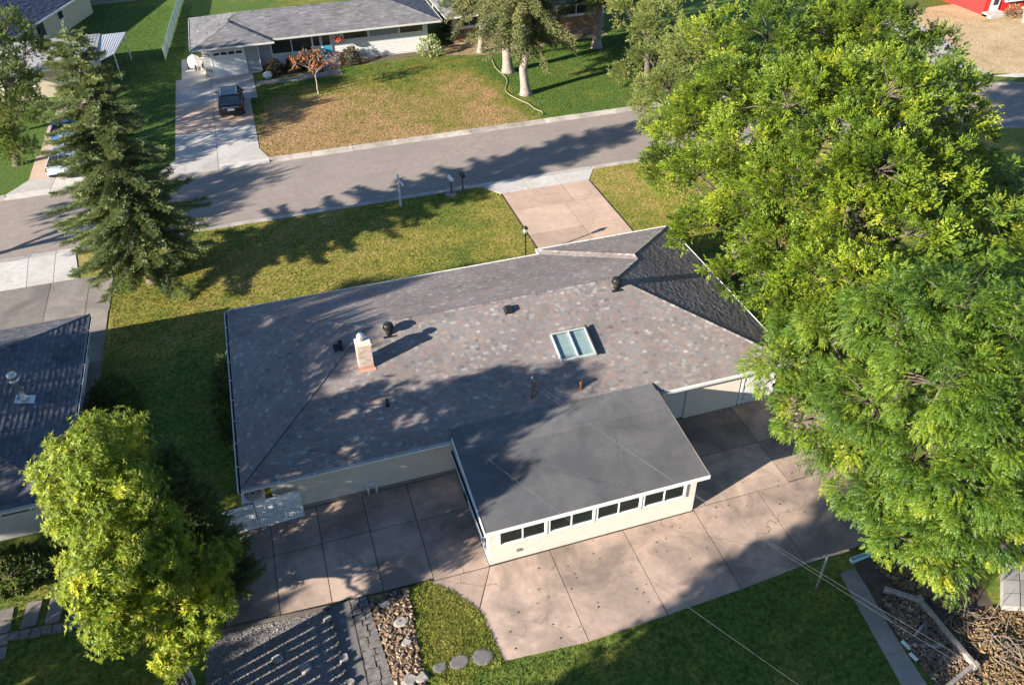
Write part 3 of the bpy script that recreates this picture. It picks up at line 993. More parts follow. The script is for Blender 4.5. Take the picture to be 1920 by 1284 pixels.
# left side of the sunroom: glazed door and side windows
wl = MB()
wl.box(sx0, sx0 + .1, sy0 + .12, 24.0, 0, 0.35)
wl.box(sx0, sx0 + .1, sy0 + .12, 24.0, 1.9, 2.045)
wl.build('sunroom_wall', WHITEW, house)
MB().box(sx0 - .004, sx0 + .08, 22.05, 22.75, 0.04, 1.95).build('doorway', DARK, house)
MB().box(sx0 - .002, sx0 + .09, 22.76, 24.0, 0.36, 1.89).build('wall_panel', CREAM, house)
window(house, (sx0 + .02, 22.0), (sx0 + .02, 20.75), 0.35, 1.9, (-1, 0), 2, 0.07, 0.05)
window(house, (sx0 + .02, 20.72), (sx0 + .02, sy0 + .14), 0.35, 1.9, (-1, 0), 3, 0.08, 0.05)
MB().box(5.9, 6.03, 18.98, 19.03, 0.42, 0.56).build('outlet_box', GREYC, house)
# skylight on the rear slope
def rear(x, y, h=0.0):
    return Vector((x, y, Z0 + SL * (y - Y0) + h))
nrm = Vector((0, -SL, 1)).normalized()
def rbox(mb, x0, x1, y0, y1, h0, h1):
    a = [rear(x0, y0) + nrm * h0, rear(x1, y0) + nrm * h0, rear(x1, y1) + nrm * h0, rear(x0, y1) + nrm * h0]
    b = [rear(x0, y0) + nrm * h1, rear(x1, y0) + nrm * h1, rear(x1, y1) + nrm * h1, rear(x0, y1) + nrm * h1]
    return mb.hexa(a, b)
skl = MB()
kx0, kx1, ky0, ky1 = 10.22, 11.88, 25.95, 27.4
rbox(skl, kx0, kx1, ky0, ky0 + .1, .0, .13)
rbox(skl, kx0, kx1, ky1 - .06, ky1, .0, .13)
rbox(skl, kx0, kx0 + .06, ky0 + .1, ky1 - .06, .0, .13)
rbox(skl, kx1 - .06, kx1, ky0 + .1, ky1 - .06, .0, .132)
rbox(skl, 11.02, 11.08, ky0 + .1, ky1 - .06, .0, .128)
sk = skl.build('skylight', plain('dull_aluminium', (.42, .43, .43), .5, .2), roof)
for a, b in ((kx0 + .06, 11.02), (11.08, kx1 - .06)):
    q = [rear(x, y) + nrm * .11 for x, y in ((a, ky0 + .1), (b, ky0 + .1), (b, ky1 - .06), (a, ky1 - .06))]
    MB().add(q, [(0, 1, 2, 3)]).build('pane', glass('skylight_glass', (0.8, 0.86, 0.86), 0.07) if 'skylight_glass' not in MATS else MATS['skylight_glass'], sk)
    # well below the pane, seen through it
    q0 = [rear(x, y) + nrm * .03 for x, y in ((a, ky0 + .1), (b, ky0 + .1), (b, ky1 - .06), (a, ky1 - .06))]
    MB().add(q0, [(0, 1, 2, 3)]).build('light_well', plain('well_shade', (0.30, 0.36, 0.36), 0.6) if 'well_shade' not in MATS else MATS['well_shade'], sk)
    w = MB()
    w.add([q0[3], q0[2], q[2] - nrm * .01, q[3] - nrm * .01], [(0, 1, 2, 3)])
    w.build('well_lining', SHAFT, sk)
MB().tube([rear(11.9, 25.9) + nrm * .16, rear(11.9, 27.45) + nrm * .16], .05, 8).build('roller_case', BLACKM, sk)

def rz(x, y):
    return RH((x, y))
def turbine(x, y):
    t = bpy.data.objects.new('turbine_vent', None)
    z = rz(x, y)
    put(t, roof)
    t.location = (x, y, z)
    t.scale = (.86, .86, .86)
    lathe_z(MB(), (0, 0, -.06), [(.17, 0), (.17, .3), (.15, .31)], 16).build('vent_neck', BLACKM, t, True)
    MB().hexa([(-.32, -.3, -.11), (.32, -.3, -.11), (.32, .3, -.01 if y < 29.6 else -.1), (-.32, .3, -.01)], [(-.32, -.3, -.055), (.32, -.3, -.055), (.32, .3, .02), (-.32, .3, .02)]).build('vent_flashing', SHAFT if False else BLACKM, t)
    lathe_z(MB(), (0, 0, .22), [(.19, 0), (.235, .1), (.24, .2), (.22, .3)], 16).build('vent_core', DARK, t, True)
    f = MB()
    for i in range(18):
        a = 2 * math.pi * i / 18
        c, s = math.cos(a), math.sin(a)
        c2, s2 = math.cos(a + .22), math.sin(a + .22)
        f.add([(.2 * c, .2 * s, .22), (.275 * c2, .275 * s2, .34), (.275 * c2, .275 * s2, .46), (.22 * c, .22 * s, .54), (.18 * c, .18 * s, .54), (.18 * c, .18 * s, .22)], [(0, 1, 2, 3, 4, 5)])
    f.build('vent_fins', BLACKM, t)
    lathe_z(MB(), (0, 0, .53), [(.25, 0), (.25, .03), (.2, .07), (.0, .1)], 18).build('vent_cap', BLACKM, t, True)
turbine(3.36, 29.15)
turbine(14.15, 29.2)
# box vent
bv = MB()
rbox(bv, 8.62, 9.02, 28.9, 29.3, 0.0, 0.02)
p0 = [rear(x, y) + nrm * .02 for x, y in ((8.64, 28.92), (9.0, 28.92), (9.0, 29.28), (8.64, 29.28))]
p1 = [rear(x, y) + nrm * .2 for x, y in ((8.69, 28.97), (8.95, 28.97), (8.95, 29.25), (8.69, 29.25))]
bv.hexa(p0, p1)
bv.build('box_vent', BLACKM, roof)
# flat patch vent beside the chimney
pv = MB()
rbox(pv, 0.9, 1.3, 28.75, 29.1, 0.0, 0.035)
rbox(pv, 1.12, 1.3, 28.92, 29.2, 0.035, 0.12)
pv.build('flat_vent', BLACKM, roof)
def pipe(x, y, r, h, mt):
    z = rz(x, y)
    mb = MB()
    lathe_z(mb, (x, y, z - .04), [(r * 2.0, 0), (r * 1.15, .12), (r, .14), (r, h), (r * .8, h), (r * .8, h - .1)], 12)
    mb.build('vent_pipe', mt, roof, True)
pipe(10.62, 24.62, 0.075, 0.42, BROWNM)
pipe(2.53, 25.75, 0.06, 0.36, BLACKM)
# service mast
mm = MB()
mx, my = 8.44, 24.61
mm.tube([(mx, my, 2.6), (mx, my, 3.75), (mx + .01, my, 3.86), (mx + .08, my - .03, 3.93)], .035, 10)
mast = mm.build('service_mast', BROWNM, roof, True)
lathe_z(MB(), (mx, my, 3.78), [(.04, 0), (.07, .04), (.07, .12), (.03, .17)], 10).build('weather_head', GALV, mast, True)
for k, dz in enumerate((3.62, 3.5, 3.38)):
    lathe_z(MB(), (mx + .09, my - .06, dz - .04), [(.03, 0), (.045, .02), (.045, .06), (.03, .08)], 8).build('insulator', BROWNM, mast)
    MB().tube([(mx, my, dz), (mx + .09, my - .06, dz)], .012, 6).build('bracket', BLACKM, mast)
MB().tube([(mx + .05, my, 3.86), (mx + .2, my - .03, 3.7), (mx + .1, my - .06, 3.62)], .014, 6).build('drip_loop', BLACKM, mast)
MB().tube([(mx + .05, my, 3.2), (mx + .2, my - .03, 3.05), (mx + .1, my, 2.8)], .014, 6).build('drip_loop', BLACKM, mast)
# chimney of single bricks
cx0, cx1, cy0, cy1, cz1 = 1.78, 2.38, 27.62, 28.12, 4.95
ch = MB().box(cx0 + .02, cx1 - .02, cy0 + .02, cy1 - .02, 3.3, cz1 - .08).build('chimney', MORTAR, house)
bl, bh, bw_ = 0.19, 0.062, 0.05
bm1 = None
def brick(x, y, z, along_x, t, f=1.0, dx=0.0):
    mb = MB()
    if along_x:
        mb.box(-bl / 2, bl / 2, -bw_ / 2, bw_ / 2, 0, bh, t)
    else:
        mb.box(-bw_ / 2, bw_ / 2, -bl / 2, bl / 2, 0, bh, t)
    key = (along_x, round(t, 1))
    if key not in BR:
        o = mb.build('brick', BRICKM, ch)
        BR[key] = o.data
    else:
        o = put(bpy.data.objects.new('brick', BR[key]), ch)
    o.location = (x + dx, y, z)
    o.scale = (f, 1, 1)
BR = {}
zc, k = 3.75, 0
while zc < cz1 - .1:
    sh = 0.1 if k % 2 else 0.0
    for j in range(3):
        for yy in (cy0 + .005, cy1 - .005):
            brick(cx0 + .1 + j * .2 + sh, yy, zc, True, rnd.random(), 1.0 if not (k % 2 and j == 2) else 0.48, -.05 if (k % 2 and j == 2) else 0)
            if k % 2 and j == 0:
                brick(cx0 + .05, yy, zc, True, rnd.random(), 0.48)
    for j in range(2):
        for xx in (cx0 + .005, cx1 - .005):
            brick(xx, cy0 + .155 + j * .2 - sh * .2, zc, False, rnd.random())
    zc += .072
    k += 1
MB().box(cx0 - .03, cx1 + .03, cy0 - .03, cy1 + .03, cz1 - .09, cz1 - .02).build('corbel', MORTAR, ch)
MB().prism([(cx0, cy0), (cx1, cy0), (cx1, cy1), (cx0, cy1)], cz1 - .02, cz1 + .035).build('crown', STUCCO, ch)
lathe_z(MB(), (2.03, 27.92, cz1 + .03), [(.11, 0), (.11, .16), (.17, .17), (.17, .26), (.14, .31), (.0, .34)], 18).build('flue_cap', ALU, ch, True)
fl = MB()
rbox(fl, cx0 - .07, cx1 + .07, cy0 - .16, cy0 - .01, .012, .03)
fl.build('flashing', COPPER, ch)
MB().box(cx0 - .012, cx1 + .012, cy0 - .025, cy0 + .0, 3.5, 3.83).build('flashing', COPPER, ch)
MB().bar(Vector((-3.45, 23.75, 2.475)), Vector((2.4, 29.6, 4.3)), .012, .035).build('hip_line', BLACKM, roof)  # thin dark strip laid along the rear left hip
# white condensate pipes on the rear wall
for x in (1.08, 1.42):
    MB().tube([(x, 24.08, .5), (x, 23.98, .5), (x, 23.92, .44), (x, 23.92, .1)], .045, 10).build('wall_pipe', WHITE, house, True)
MB().box(0.98, 1.5, 24.05, 24.1, .44, .58).build('pipe_plate', WHITE, house)
# front: garage door, entry, windows
MB().box(14.0, 19.2, 35.6, 35.66, .02, 2.05).build('garage_door', WHITE, house)
for a, b in ((-1.6, 0.6), (2.2, 4.6), (7.5, 10.5)):
    window(house, (b, 35.1), (a, 35.1), 0.9, 2.0, (0, 1), 2)
MB().box(11.2, 12.1, 35.1, 35.16, .1, 2.05).build('door', TEAL, house)
for a in (27.0, 31.0):
    window(house, (-2.62, a + 1.2), (-2.62, a), 1.0, 2.0, (-1, 0), 2)
fix(house)

# ------------------------------------------------------------------ neighbouring houses
# next door, lower left
nb = thing('neighbour_house', 'white house with slate-blue shingle roof at the left edge', 'house', (-16, 31.7, 0))
nroof, NH = hip_roof(nb, -30.0, -10.1, 25.45, 37.85, 2.3, 0.30, SHING_B, 0.2, 0.2, 0.34, 0.02, 300, key=lambda p: -17.5 < p[0][0] and p[0][1] < 38)
gutter(nroof, (-10.1, 25.45), (-10.1, 37.85), (1, 0), 2.29)
gutter(nroof, (-30, 25.45), (-10.1, 25.45), (0, -1), 2.29, False)
MB().box(-29.3, -10.75, 26.2, 37.2, 0, 2.15).build('wall', WHITEW, nb)
siding(nb, (-10.75, 26.2), (-29.3, 26.2), 0.2, 1.25, (0, -1), 0.15, WHITEW)
siding(nb, (-10.75, 37.2), (-10.75, 26.2), 0.2, 2.1, (1, 0), 0.2, WHITEW)
for b in (-11.6, -14.0):
    window(nb, (b - 2.2, 26.19), (b, 26.19), 1.25, 2.0, (0, -1), 2, 0.07, 0.06)
MB().box(-10.73, -10.62, 30.9, 31.7, 0.05, 2.0).build('side_door', WHITE, nb)
MB().box(-10.6, -10.45, 30.6, 31.0, 0.4, 1.5).build('meter_box', BLACKM, nb)
z = NH((-12.0, 31.2))
fp = lathe_z(MB(), (-12.0, 31.2, z - .12), [(.24, 0), (.2, .3), (.12, .36), (.12, 1.05), (.13, 1.06), (.13, 1.1)], 16).build('flue_pipe', GALV, nroof, True)
lathe_z(MB(), (-12.0, 31.2, z + 1.0), [(.12, 0), (.2, .02), (.2, .12), (.16, .14), (.16, .2), (.2, .22), (.2, .42), (.0, .46)], 16).build('flue_cap', GALV, fp, True)
fq = MB()
zz_ = [NH((x, y)) + .03 for x, y in ((-12.3, 30.95), (-11.6, 30.95), (-11.6, 31.5), (-12.3, 31.5))]
fq.prism([(-12.3, 30.95), (-11.6, 30.95), (-11.6, 31.5), (-12.3, 31.5)], [q - .05 for q in zz_], zz_)
fq.build('flashing', ALU, fp)
fix(nb)

# over the street: grey roofed house; its roof is built mirrored so that the wing projects to the street
av = thing('grey_roof_house', 'white sided house with grey shingle hip roof and attached garage over the street', 'house', (6, 79.7, 0))
ax0, ax1, ay0, ay1, ayg, axj, az0, asl = -4.75, 17.1, 75.75, 84.4, 74.95, 2.0, 2.9, 0.30
h = (ay1 - ay0) / 2
ry = (ay0 + ay1) / 2
RL, RR = (ax0 + h, ry), (ax1 - h, ry)
gh = (axj - ax0) / 2
Pk, Q = (ax0 + gh, ayg + gh), (ax0 + gh, ay0 + gh)
planes = [([(ax0, ayg), (ax0, ay1), RL, Q, Pk], (-1, 0), -ax0), ([(ax0, ay1), (ax1, ay1), RR, RL], (0, 1), ay1), ([(ax1, ay0), (ax1, ay1), RR], (1, 0), ax1),
          ([(axj, ay0), (ax1, ay0), RR, RL, Q], (0, -1), -ay0), ([(ax0, ayg), (axj, ayg), Pk], (0, -1), -ayg), ([(axj, ayg), (axj, ay0), Q, Pk], (1, 0), axj)]
mb = MB()
for poly, n, off in planes:
    mb.add([(p[0], p[1], az0 + asl * (off - n[0] * p[0] - n[1] * p[1]) - .006) for p in poly], [tuple(range(len(poly)))])
aroof = mb.build('roof', DECK, av)
lay_shingles(planes, az0, asl, 0.2, 0.3, 0.6, 0.02, SHING_G, aroof, 0)
hp = lambda x, y, d: (x, y, az0 + asl * d + .01)
for a, b in ((hp(ax0, ayg, 0), hp(*Pk, gh)), (hp(*Pk, gh), hp(*Q, gh)), (hp(*Q, gh), hp(*RL, h)), (hp(*RL, h), hp(*RR, h)), (hp(ax1, ay0, 0), hp(*RR, h)), (hp(ax0, ay1, 0), hp(*RL, h))):
    cap_line(aroof, a, b, SHING_G, 0.3, 0.3)
vl = MB().bar(hp(axj, ay0, 0.02), hp(*Q, gh), .14, .03).build('valley_flashing', BLACKM, aroof)
for a, b, o in (((ax0, ayg), (axj + .12, ayg), (0, -1)), ((axj, ay0), (ax1, ay0), (0, -1)), ((ax0, ay1), (ax0, ayg), (-1, 0)), ((ax1, ay0), (ax1, ay1), (1, 0))):
    gutter(aroof, a, b, o, az0, False)
MB().prism([(ax0 + .03, ayg + .03), (axj - .03, ayg + .03), (axj - .03, ay0 + .03), (ax1 - .03, ay0 + .03), (ax1 - .03, ay1 - .03), (ax0 + .03, ay1 - .03)], az0 - .15, az0 - .1).build('soffit', WHITE, aroof)
MB().prism([(-4.0, 76.3), (0.6, 76.3), (0.6, 76.8), (16.0, 76.8), (16.0, 83.8), (-4.0, 83.8)], 0, az0 - .14).build('wall', WHITEW, av)
siding(av, (7.3, 76.8), (15.9, 76.8), 0.15, 1.75, (0, -1), 0.2, WHITEW)
siding(av, (-0.5, 76.3), (0.58, 76.3), 0.1, 2.75, (0, -1), 0.22, GREYW)
siding(av, (-3.98, 76.3), (-3.35, 76.3), 0.1, 2.75, (0, -1), 0.22, GREYW)
siding(av, (0.6, 76.8), (1.75, 76.8), 0.1, 2.75, (0, -1), 0.22, GREYW)
siding(av, (1.75, 76.8), (6.1, 76.8), 0.1, 1.15, (0, -1), 0.22, WHITEW)
gd = MB().box(-3.3, -0.6, 76.22, 76.29, 0.03, 2.2).build('garage_door', WHITE, av)
for i in range(4):
    MB().box(-3.12 + i * .64, -2.62 + i * .64, 76.205, 76.222, 1.86, 2.08).build('pane', GLASSD, gd)
    for k in range(3):
        MB().box(-3.18 + i * .64, -2.58 + i * .64, 76.21, 76.221, 0.12 + k * .56, 0.58 + k * .56).build('door_panel', WHITE, gd)
MB().box(-3.42, -3.3, 76.2, 76.3, 0, 2.3).build('door_trim', WHITE, av)
MB().box(-0.6, -0.48, 76.2, 76.3, 0, 2.3).build('door_trim', WHITE, av)
window(av, (1.78, 76.78), (5.45, 76.78), 1.2, 2.55, (0, -1), 2, 0.09, 0.06)
window(av, (5.45, 76.78), (6.15, 76.78), 1.5, 2.55, (0, -1), 1, 0.06, 0.05)
dr = MB().box(6.2, 7.1, 76.7, 76.79, 0.1, 2.45).build('door', WHITE, av)
MB().box(6.3, 7.0, 76.68, 76.702, 0.5, 1.5).build('door_leaf', TEAL, dr)
MB().box(6.3, 7.0, 76.68, 76.702, 1.56, 2.4).build('door_glass', GLASSD, dr)
window(av, (8.2, 76.78), (10.5, 76.78), 1.8, 2.6, (0, -1), 1, 0.07, 0.05)
window(av, (10.55, 76.78), (13.3, 76.78), 1.8, 2.6, (0, -1), 1, 0.06, 0.045, plain('grey_blind', (0.22, 0.23, 0.24), 0.4))
window(av, (13.35, 76.78), (15.6, 76.78), 1.8, 2.6, (0, -1), 1, 0.07, 0.05)
MB().box(5.9, 7.6, 75.8, 76.7, 0, .12).build('door_step', APRON, av)
MB().tube([(1.75, 75.9, 2.8), (0.75, 76.15, 2.5), (0.68, 76.2, 2.3), (0.68, 76.2, 0.1)], .05, 6).build('downpipe', WHITE, av)
MB().box(9.4, 10.2, 76.72, 76.8, .12, .4).build('foundation_vent', GREYW, av)
fix(av)
fb = thing('hanging_basket', 'red flowers in a hanging basket beside the turquoise door', 'flower basket', (7.75, 76.2, 1.75))
lathe_z(MB(), (0, 0, 0), [(.08, 0), (.22, .2), (.22, .24)], 12).build('basket', BROWNM, fb, True)
P_ = rng.normal(0, .16, (160, 3)) * [1, 1, .7] + [0, 0, .36]
q = P_[:, None, :] + rng.normal(0, .05, (160, 4, 3))
fast_mesh('flowers', q, 4, None, FLOWER, fb)
MB().tube([(0, 0, .3), (0, 0, 1.0)], .01, 5).build('hanger', BLACKM, fb)

# brick house behind the tall spruces
bk = thing('brick_house', 'brown brick house half hidden behind the tall spruces', 'house', (26, 79.5, 0))
MB().box(18.6, 34.0, 77.65, 86, 0, 2.75).build('wall', MORTAR, bk)
V, T = [], []
for k in range(13):
    zz = 0.06 + k * .1
    x = 18.6 + (0.15 if k % 2 else 0)
    while x < 33.8:
        e = min(x + .29, 34.0)
        V.append([(x, 77.62, zz), (e, 77.62, zz), (e, 77.62, zz + .085), (x, 77.62, zz + .085)])
        T.append(rnd.random())
        x += .3
fast_mesh('brick_courses', np.array(V), 4, np.array(T), BRICKH, bk, kind='stuff')
MB().box(18.5, 34.1, 77.52, 77.62, 1.38, 1.5).build('sill_band', WHITE, bk)
for a, b in ((19.0, 21.4), (22.2, 25.0), (25.6, 28.2), (29.0, 33.0)):
    window(bk, (a, 77.62), (b, 77.62), 1.52, 2.5, (0, -1), 2, 0.08, 0.05)
hr, _ = hip_roof(bk, 17.7, 35.2, 76.7, 87, 2.8, 0.33, SHING_G, 0.24, 0.35, 0.7, 0.02, 0)
fix(bk)
# far left: navy roofed house, low grey roofed house with corrugated awning
nv = thing('navy_roof_house', 'beige house with navy blue roof in the top left corner', 'house', (-18.2, 90.5, 0), R(-20))
nvr = MB()
nvr.add([(0.0, -9, 2.5), (0.0, 11, 2.5), (-6, 11, 4.7), (-6, -9, 4.7), (-12, -9, 2.5), (-12, 11, 2.5), (0.0, -9, 2.35), (0.0, 11, 2.35), (-12, -9, 2.35), (-12, 11, 2.35)],
        [(0, 1, 2, 3), (3, 2, 5, 4), (0, 6, 7, 1), (6, 8, 9, 7), (0, 3, 4, 8, 6), (1, 7, 9, 5, 2)])
nr = nvr.build('roof', DECK, nv)
lay_shingles([([(0, -9), (0, 11), (-6, 11), (-6, -9)], (1, 0), 0.0), ([(-12, -9), (-12, 11), (-6, 11), (-6, -9)], (-1, 0), 12.0)], 2.5, 2.2 / 6, .24, .35, .7, .02, SHING_N, nr, 0)
MB().box(-11.3, -0.6, -8.6, 10.6, 0, 2.4).build('wall', BEIGE, nv)
MB().bar((0.05, -9, 2.42), (0.05, 11, 2.42), .06, .16).build('fascia', WHITE, nr)
window(nv, (-0.58, -6.0), (-0.58, -4.6), .3, 2.1, (1, 0), 2, .09)
MB().box(-0.62, -0.5, -3.2, -2.0, .05, 2.0).build('doorway', DARK, nv)
window(nv, (-0.58, 3.6), (-0.58, 4.8), 1.2, 2.1, (1, 0), 1, .09)
MB().box(-0.6, -0.4, -0.4, 0.6, .05, 2.1).build('shed_door', DARK, nv)
lw = thing('low_roof_house', 'low house with pale grey roof behind the big spruce', 'house', (-16, 79.5, 0))
lr, LH = hip_roof(lw, -24.0, -12.6, 75.6, 83.9, 2.5, 0.12, tinted('pale_roof', [(0, (.24, .23, .23)), (1, (.36, .345, .34))]), 0.26, 0.4, 0.8, 0.015, 0)
MB().box(-23.4, -13.2, 76.2, 83.3, 0, 2.4).build('wall', BEIGE, lw)
lf = lathe_z(MB(), (-16.3, 80.4, 2.8), [(.16, 0), (.16, .75), (.22, .76), (.22, .95), (.0, 1.0)], 12).build('flue_pipe', GALV, lr, True)
aw = MB()
n = 26
A_, B_ = [], []
for i in range(n + 1):
    t = i / n
    zz = 2.45 + (0.025 if i % 2 else 0.0)
    A_.append((-13.3 + 2.9 * t, 83.7 + .1 * t, zz))
    B_.append((-13.3 + 2.2 * t, 75.2 + 3.0 * t, zz - .1))
aw.add(A_ + B_, [(i, i + 1, n + 2 + i, n + 1 + i) for i in range(n)])
aw.add([(a[0], a[1], a[2] - .03) for a in A_ + B_], [(n + 1 + i, n + 2 + i, i + 1, i) for i in range(n)])
aw.build('corrugated_awning', plain('corrugated_sheet', (.36, .36, .38), .6, .2), lw)
for p in ((-10.6, 83.6), (-11.2, 78.4)):
    MB().tube([(*p, 0), (*p, 2.4)], .05, 8).build('awning_post', WHITE, lw)
window(lw, (-20, 76.2), (-17.5, 76.2), 1.0, 2.1, (0, -1), 2, .08)
fix(lw)
# red house far right
rd = thing('red_house', 'bright red house in the top right corner', 'house', (75, 72, 0))
MB().box(71.3, 92, 68.0, 78, 0, 3.2).build('wall', REDW, rd)
siding(rd, (71.3, 68.0), (92, 68.0), 0.1, 3.1, (0, -1), .3, REDW)
d_ = MB().box(72.0, 73.0, 67.86, 67.96, 0.15, 2.4).build('door', WHITE, rd)
MB().box(72.2, 72.8, 67.84, 67.862, 0.9, 2.2).build('door_glass', GLASSD, d_)
bwn = window(rd, (73.6, 67.9), (76.4, 67.9), 1.1, 2.9, (0, -1), 4, 0.12, 0.25)
hip_roof(rd, 70.6, 93, 67.2, 79, 3.3, 0.3, SHING_G, 0.3, .5, 1.0, .02, 0)
for k in range(2):
    MB().box(71.2, 73.2, 66.9 - k * .5 + .3, 67.9, 0, .36 - k * .16).build('door_step', APRON, rd)
fix(rd)
pl = thing('planter_wall', 'grey concrete retaining planter before the red house', 'planter', (76, 65.6, 0))
MB().box(-1.6, 1.6, -.5, .5, 0, .9).build('planter_body', GREYC, pl)
MB().box(-1.75, 1.75, -.65, .65, .9, 1.0).build('coping', APRON, pl)
for i, (x, y, r) in enumerate(((79.5, 65.8, .5), (73.5, 64.6, .35), (82.5, 64.6, .6))):
    tq = MB()
    tq.tube([(x, y, -.1), (x + .1, y, r * .5), (x, y + .1, r * .9), (x, y, r)], [r, r * 1.1, r * .7, r * .2], 7)
    tq.build('boulder', STONE, label=['rounded boulder right of the concrete planter', 'small boulder left of the concrete planter', 'large boulder at the right frame edge by the red house'][i], category='boulder', group='boulders before the red house')

# ------------------------------------------------------------------ foliage
DIAMOND = False

def diamond(base, d, up, L, W, fold=0.15):
    base, d, up = np.array(base, float), np.array(d, float), np.array(up, float)
    d /= np.linalg.norm(d)
    s = np.cross(d, up)
    s /= np.linalg.norm(s) + 1e-9
    n = np.cross(s, d)
    if not DIAMOND:
        b = base + d * L * .12
        return [b + s * W * .55 + n * W * fold, base + d * L, b - s * W * .55 + n * W * fold]
    return [base, base + d * L * .5 + s * W / 2 + n * W * fold, base + d * L, base + d * L * .5 - s * W / 2 + n * W * fold]

def tpl_cluster(n, L, W, spread, seed):
    """twig end with n leaves radiating round it"""
    g = np.random.default_rng(seed)
    out = []
    for i in range(n):
        a = 2 * math.pi * i / n * 2.4 + g.uniform(-.4, .4)
        t = g.uniform(0.0, 1.0)
        el = math.radians(g.uniform(10, 70)) * spread
        d = np.array([math.cos(el), math.sin(el) * math.cos(a), math.sin(el) * math.sin(a)])
        out.append(diamond([t * .22 * L / .13, 0, 0], d, [0, -math.sin(a), math.cos(a)] if abs(el) > .05 else [0, 0, 1], L * g.uniform(.75, 1.2), W * g.uniform(.8, 1.2)))
    return np.array(out)

def tpl_frond(pairs, length, L, W, droop, seed):
    """compound leaf: leaflets in pairs along a drooping stalk"""
    g = np.random.default_rng(seed)
    out = []
    for i in range(pairs):
        t = (i + 0.5) / pairs
        p = [t * length, 0, -droop * length * t * t]
        sl = -2 * droop * t
        for s in (-1, 1):
            d = [0.55, s * 0.85, sl * .6 - .25]
            out.append(diamond(p, d, [0, 0, 1], L * (1.1 - .35 * t) * g.uniform(.85, 1.15), W))
    out.append(diamond([length * .97, 0, -droop * length * .94], [1, 0, -2 * droop], [0, 0, 1], L, W))
    return np.array(out)

def tpl_star(n, L, W, seed):
    """whorl of long narrow leaves"""
    g = np.random.default_rng(seed)
    out = []
    for i in range(n):
        a = 2 * math.pi * i / n + g.uniform(-.3, .3)
        el = g.uniform(-.15, .6)
        d = [math.sin(el) + .15, math.cos(a) * math.cos(el), math.sin(a) * math.cos(el)]
        out.append(diamond([0, 0, 0], d, [1, 0, 0.01], L * g.uniform(.75, 1.25), W))
    return np.array(out)

def tpl_needles(n, L, W, seed):
    """short conifer twig of unit length along x, needles round it"""
    g = np.random.default_rng(seed)
    out = []
    for i in range(n):
        t = (i + .5) / n
        a = i * 2.4 + g.uniform(-.3, .3)
        d = [0.75, 0.7 * math.cos(a), 0.7 * math.sin(a)]
        out.append(diamond([t * .9, 0, 0], d, [0, -math.sin(a), math.cos(a)], L * (1.1 - .4 * t), W))
    return np.array(out)

def place(tpl, pos, xdir, zdir, scale):
    """copies of a template (L,4,3) at pos with local x, z axes"""
    x = xdir / (np.linalg.norm(xdir, axis=1, keepdims=True) + 1e-9)
    y = np.cross(zdir, x)
    y /= np.linalg.norm(y, axis=1, keepdims=True) + 1e-9
    z = np.cross(x, y)
    M = np.stack([x, y, z], 2) * scale[:, None, None]
    return np.einsum('nij,lkj->nlki', M, tpl) + pos[:, None, None, :]

def limb_path(a, b, sag, seed, n=6):
    g = np.random.default_rng(seed)
    a, b = np.array(a, float), np.array(b, float)
    pts = []
    for i in range(n + 1):
        t = i / n
        p = a * (1 - t) + b * t
        p[2] += sag * math.sin(math.pi * t)
        if 0 < i < n:
            p += g.normal(0, .05 * np.linalg.norm(b - a) / n * 2, 3)
        pts.append(tuple(p))
    return pts

def trunk_mesh(base, top, r0, r1, mt, parent, seed=0, flare=1.5):
    n = 8
    pts = limb_path(base, top, 0.0, seed, n)
    rad = [r0 + (r1 - r0) * i / n for i in range(n + 1)]
    h0 = Vector(pts[0])
    d = Vector(pts[1]) - h0
    pts = [tuple(h0 - Vector((0, 0, .1))), tuple(h0 + d * .12), tuple(h0 + d * .35)] + pts[1:]
    rad = [r0 * flare, r0 * (1 + (flare - 1) * .4), r0 * 1.05] + rad[1:]
    return MB().tube(pts, rad, 12).build('trunk', mt, parent, True)

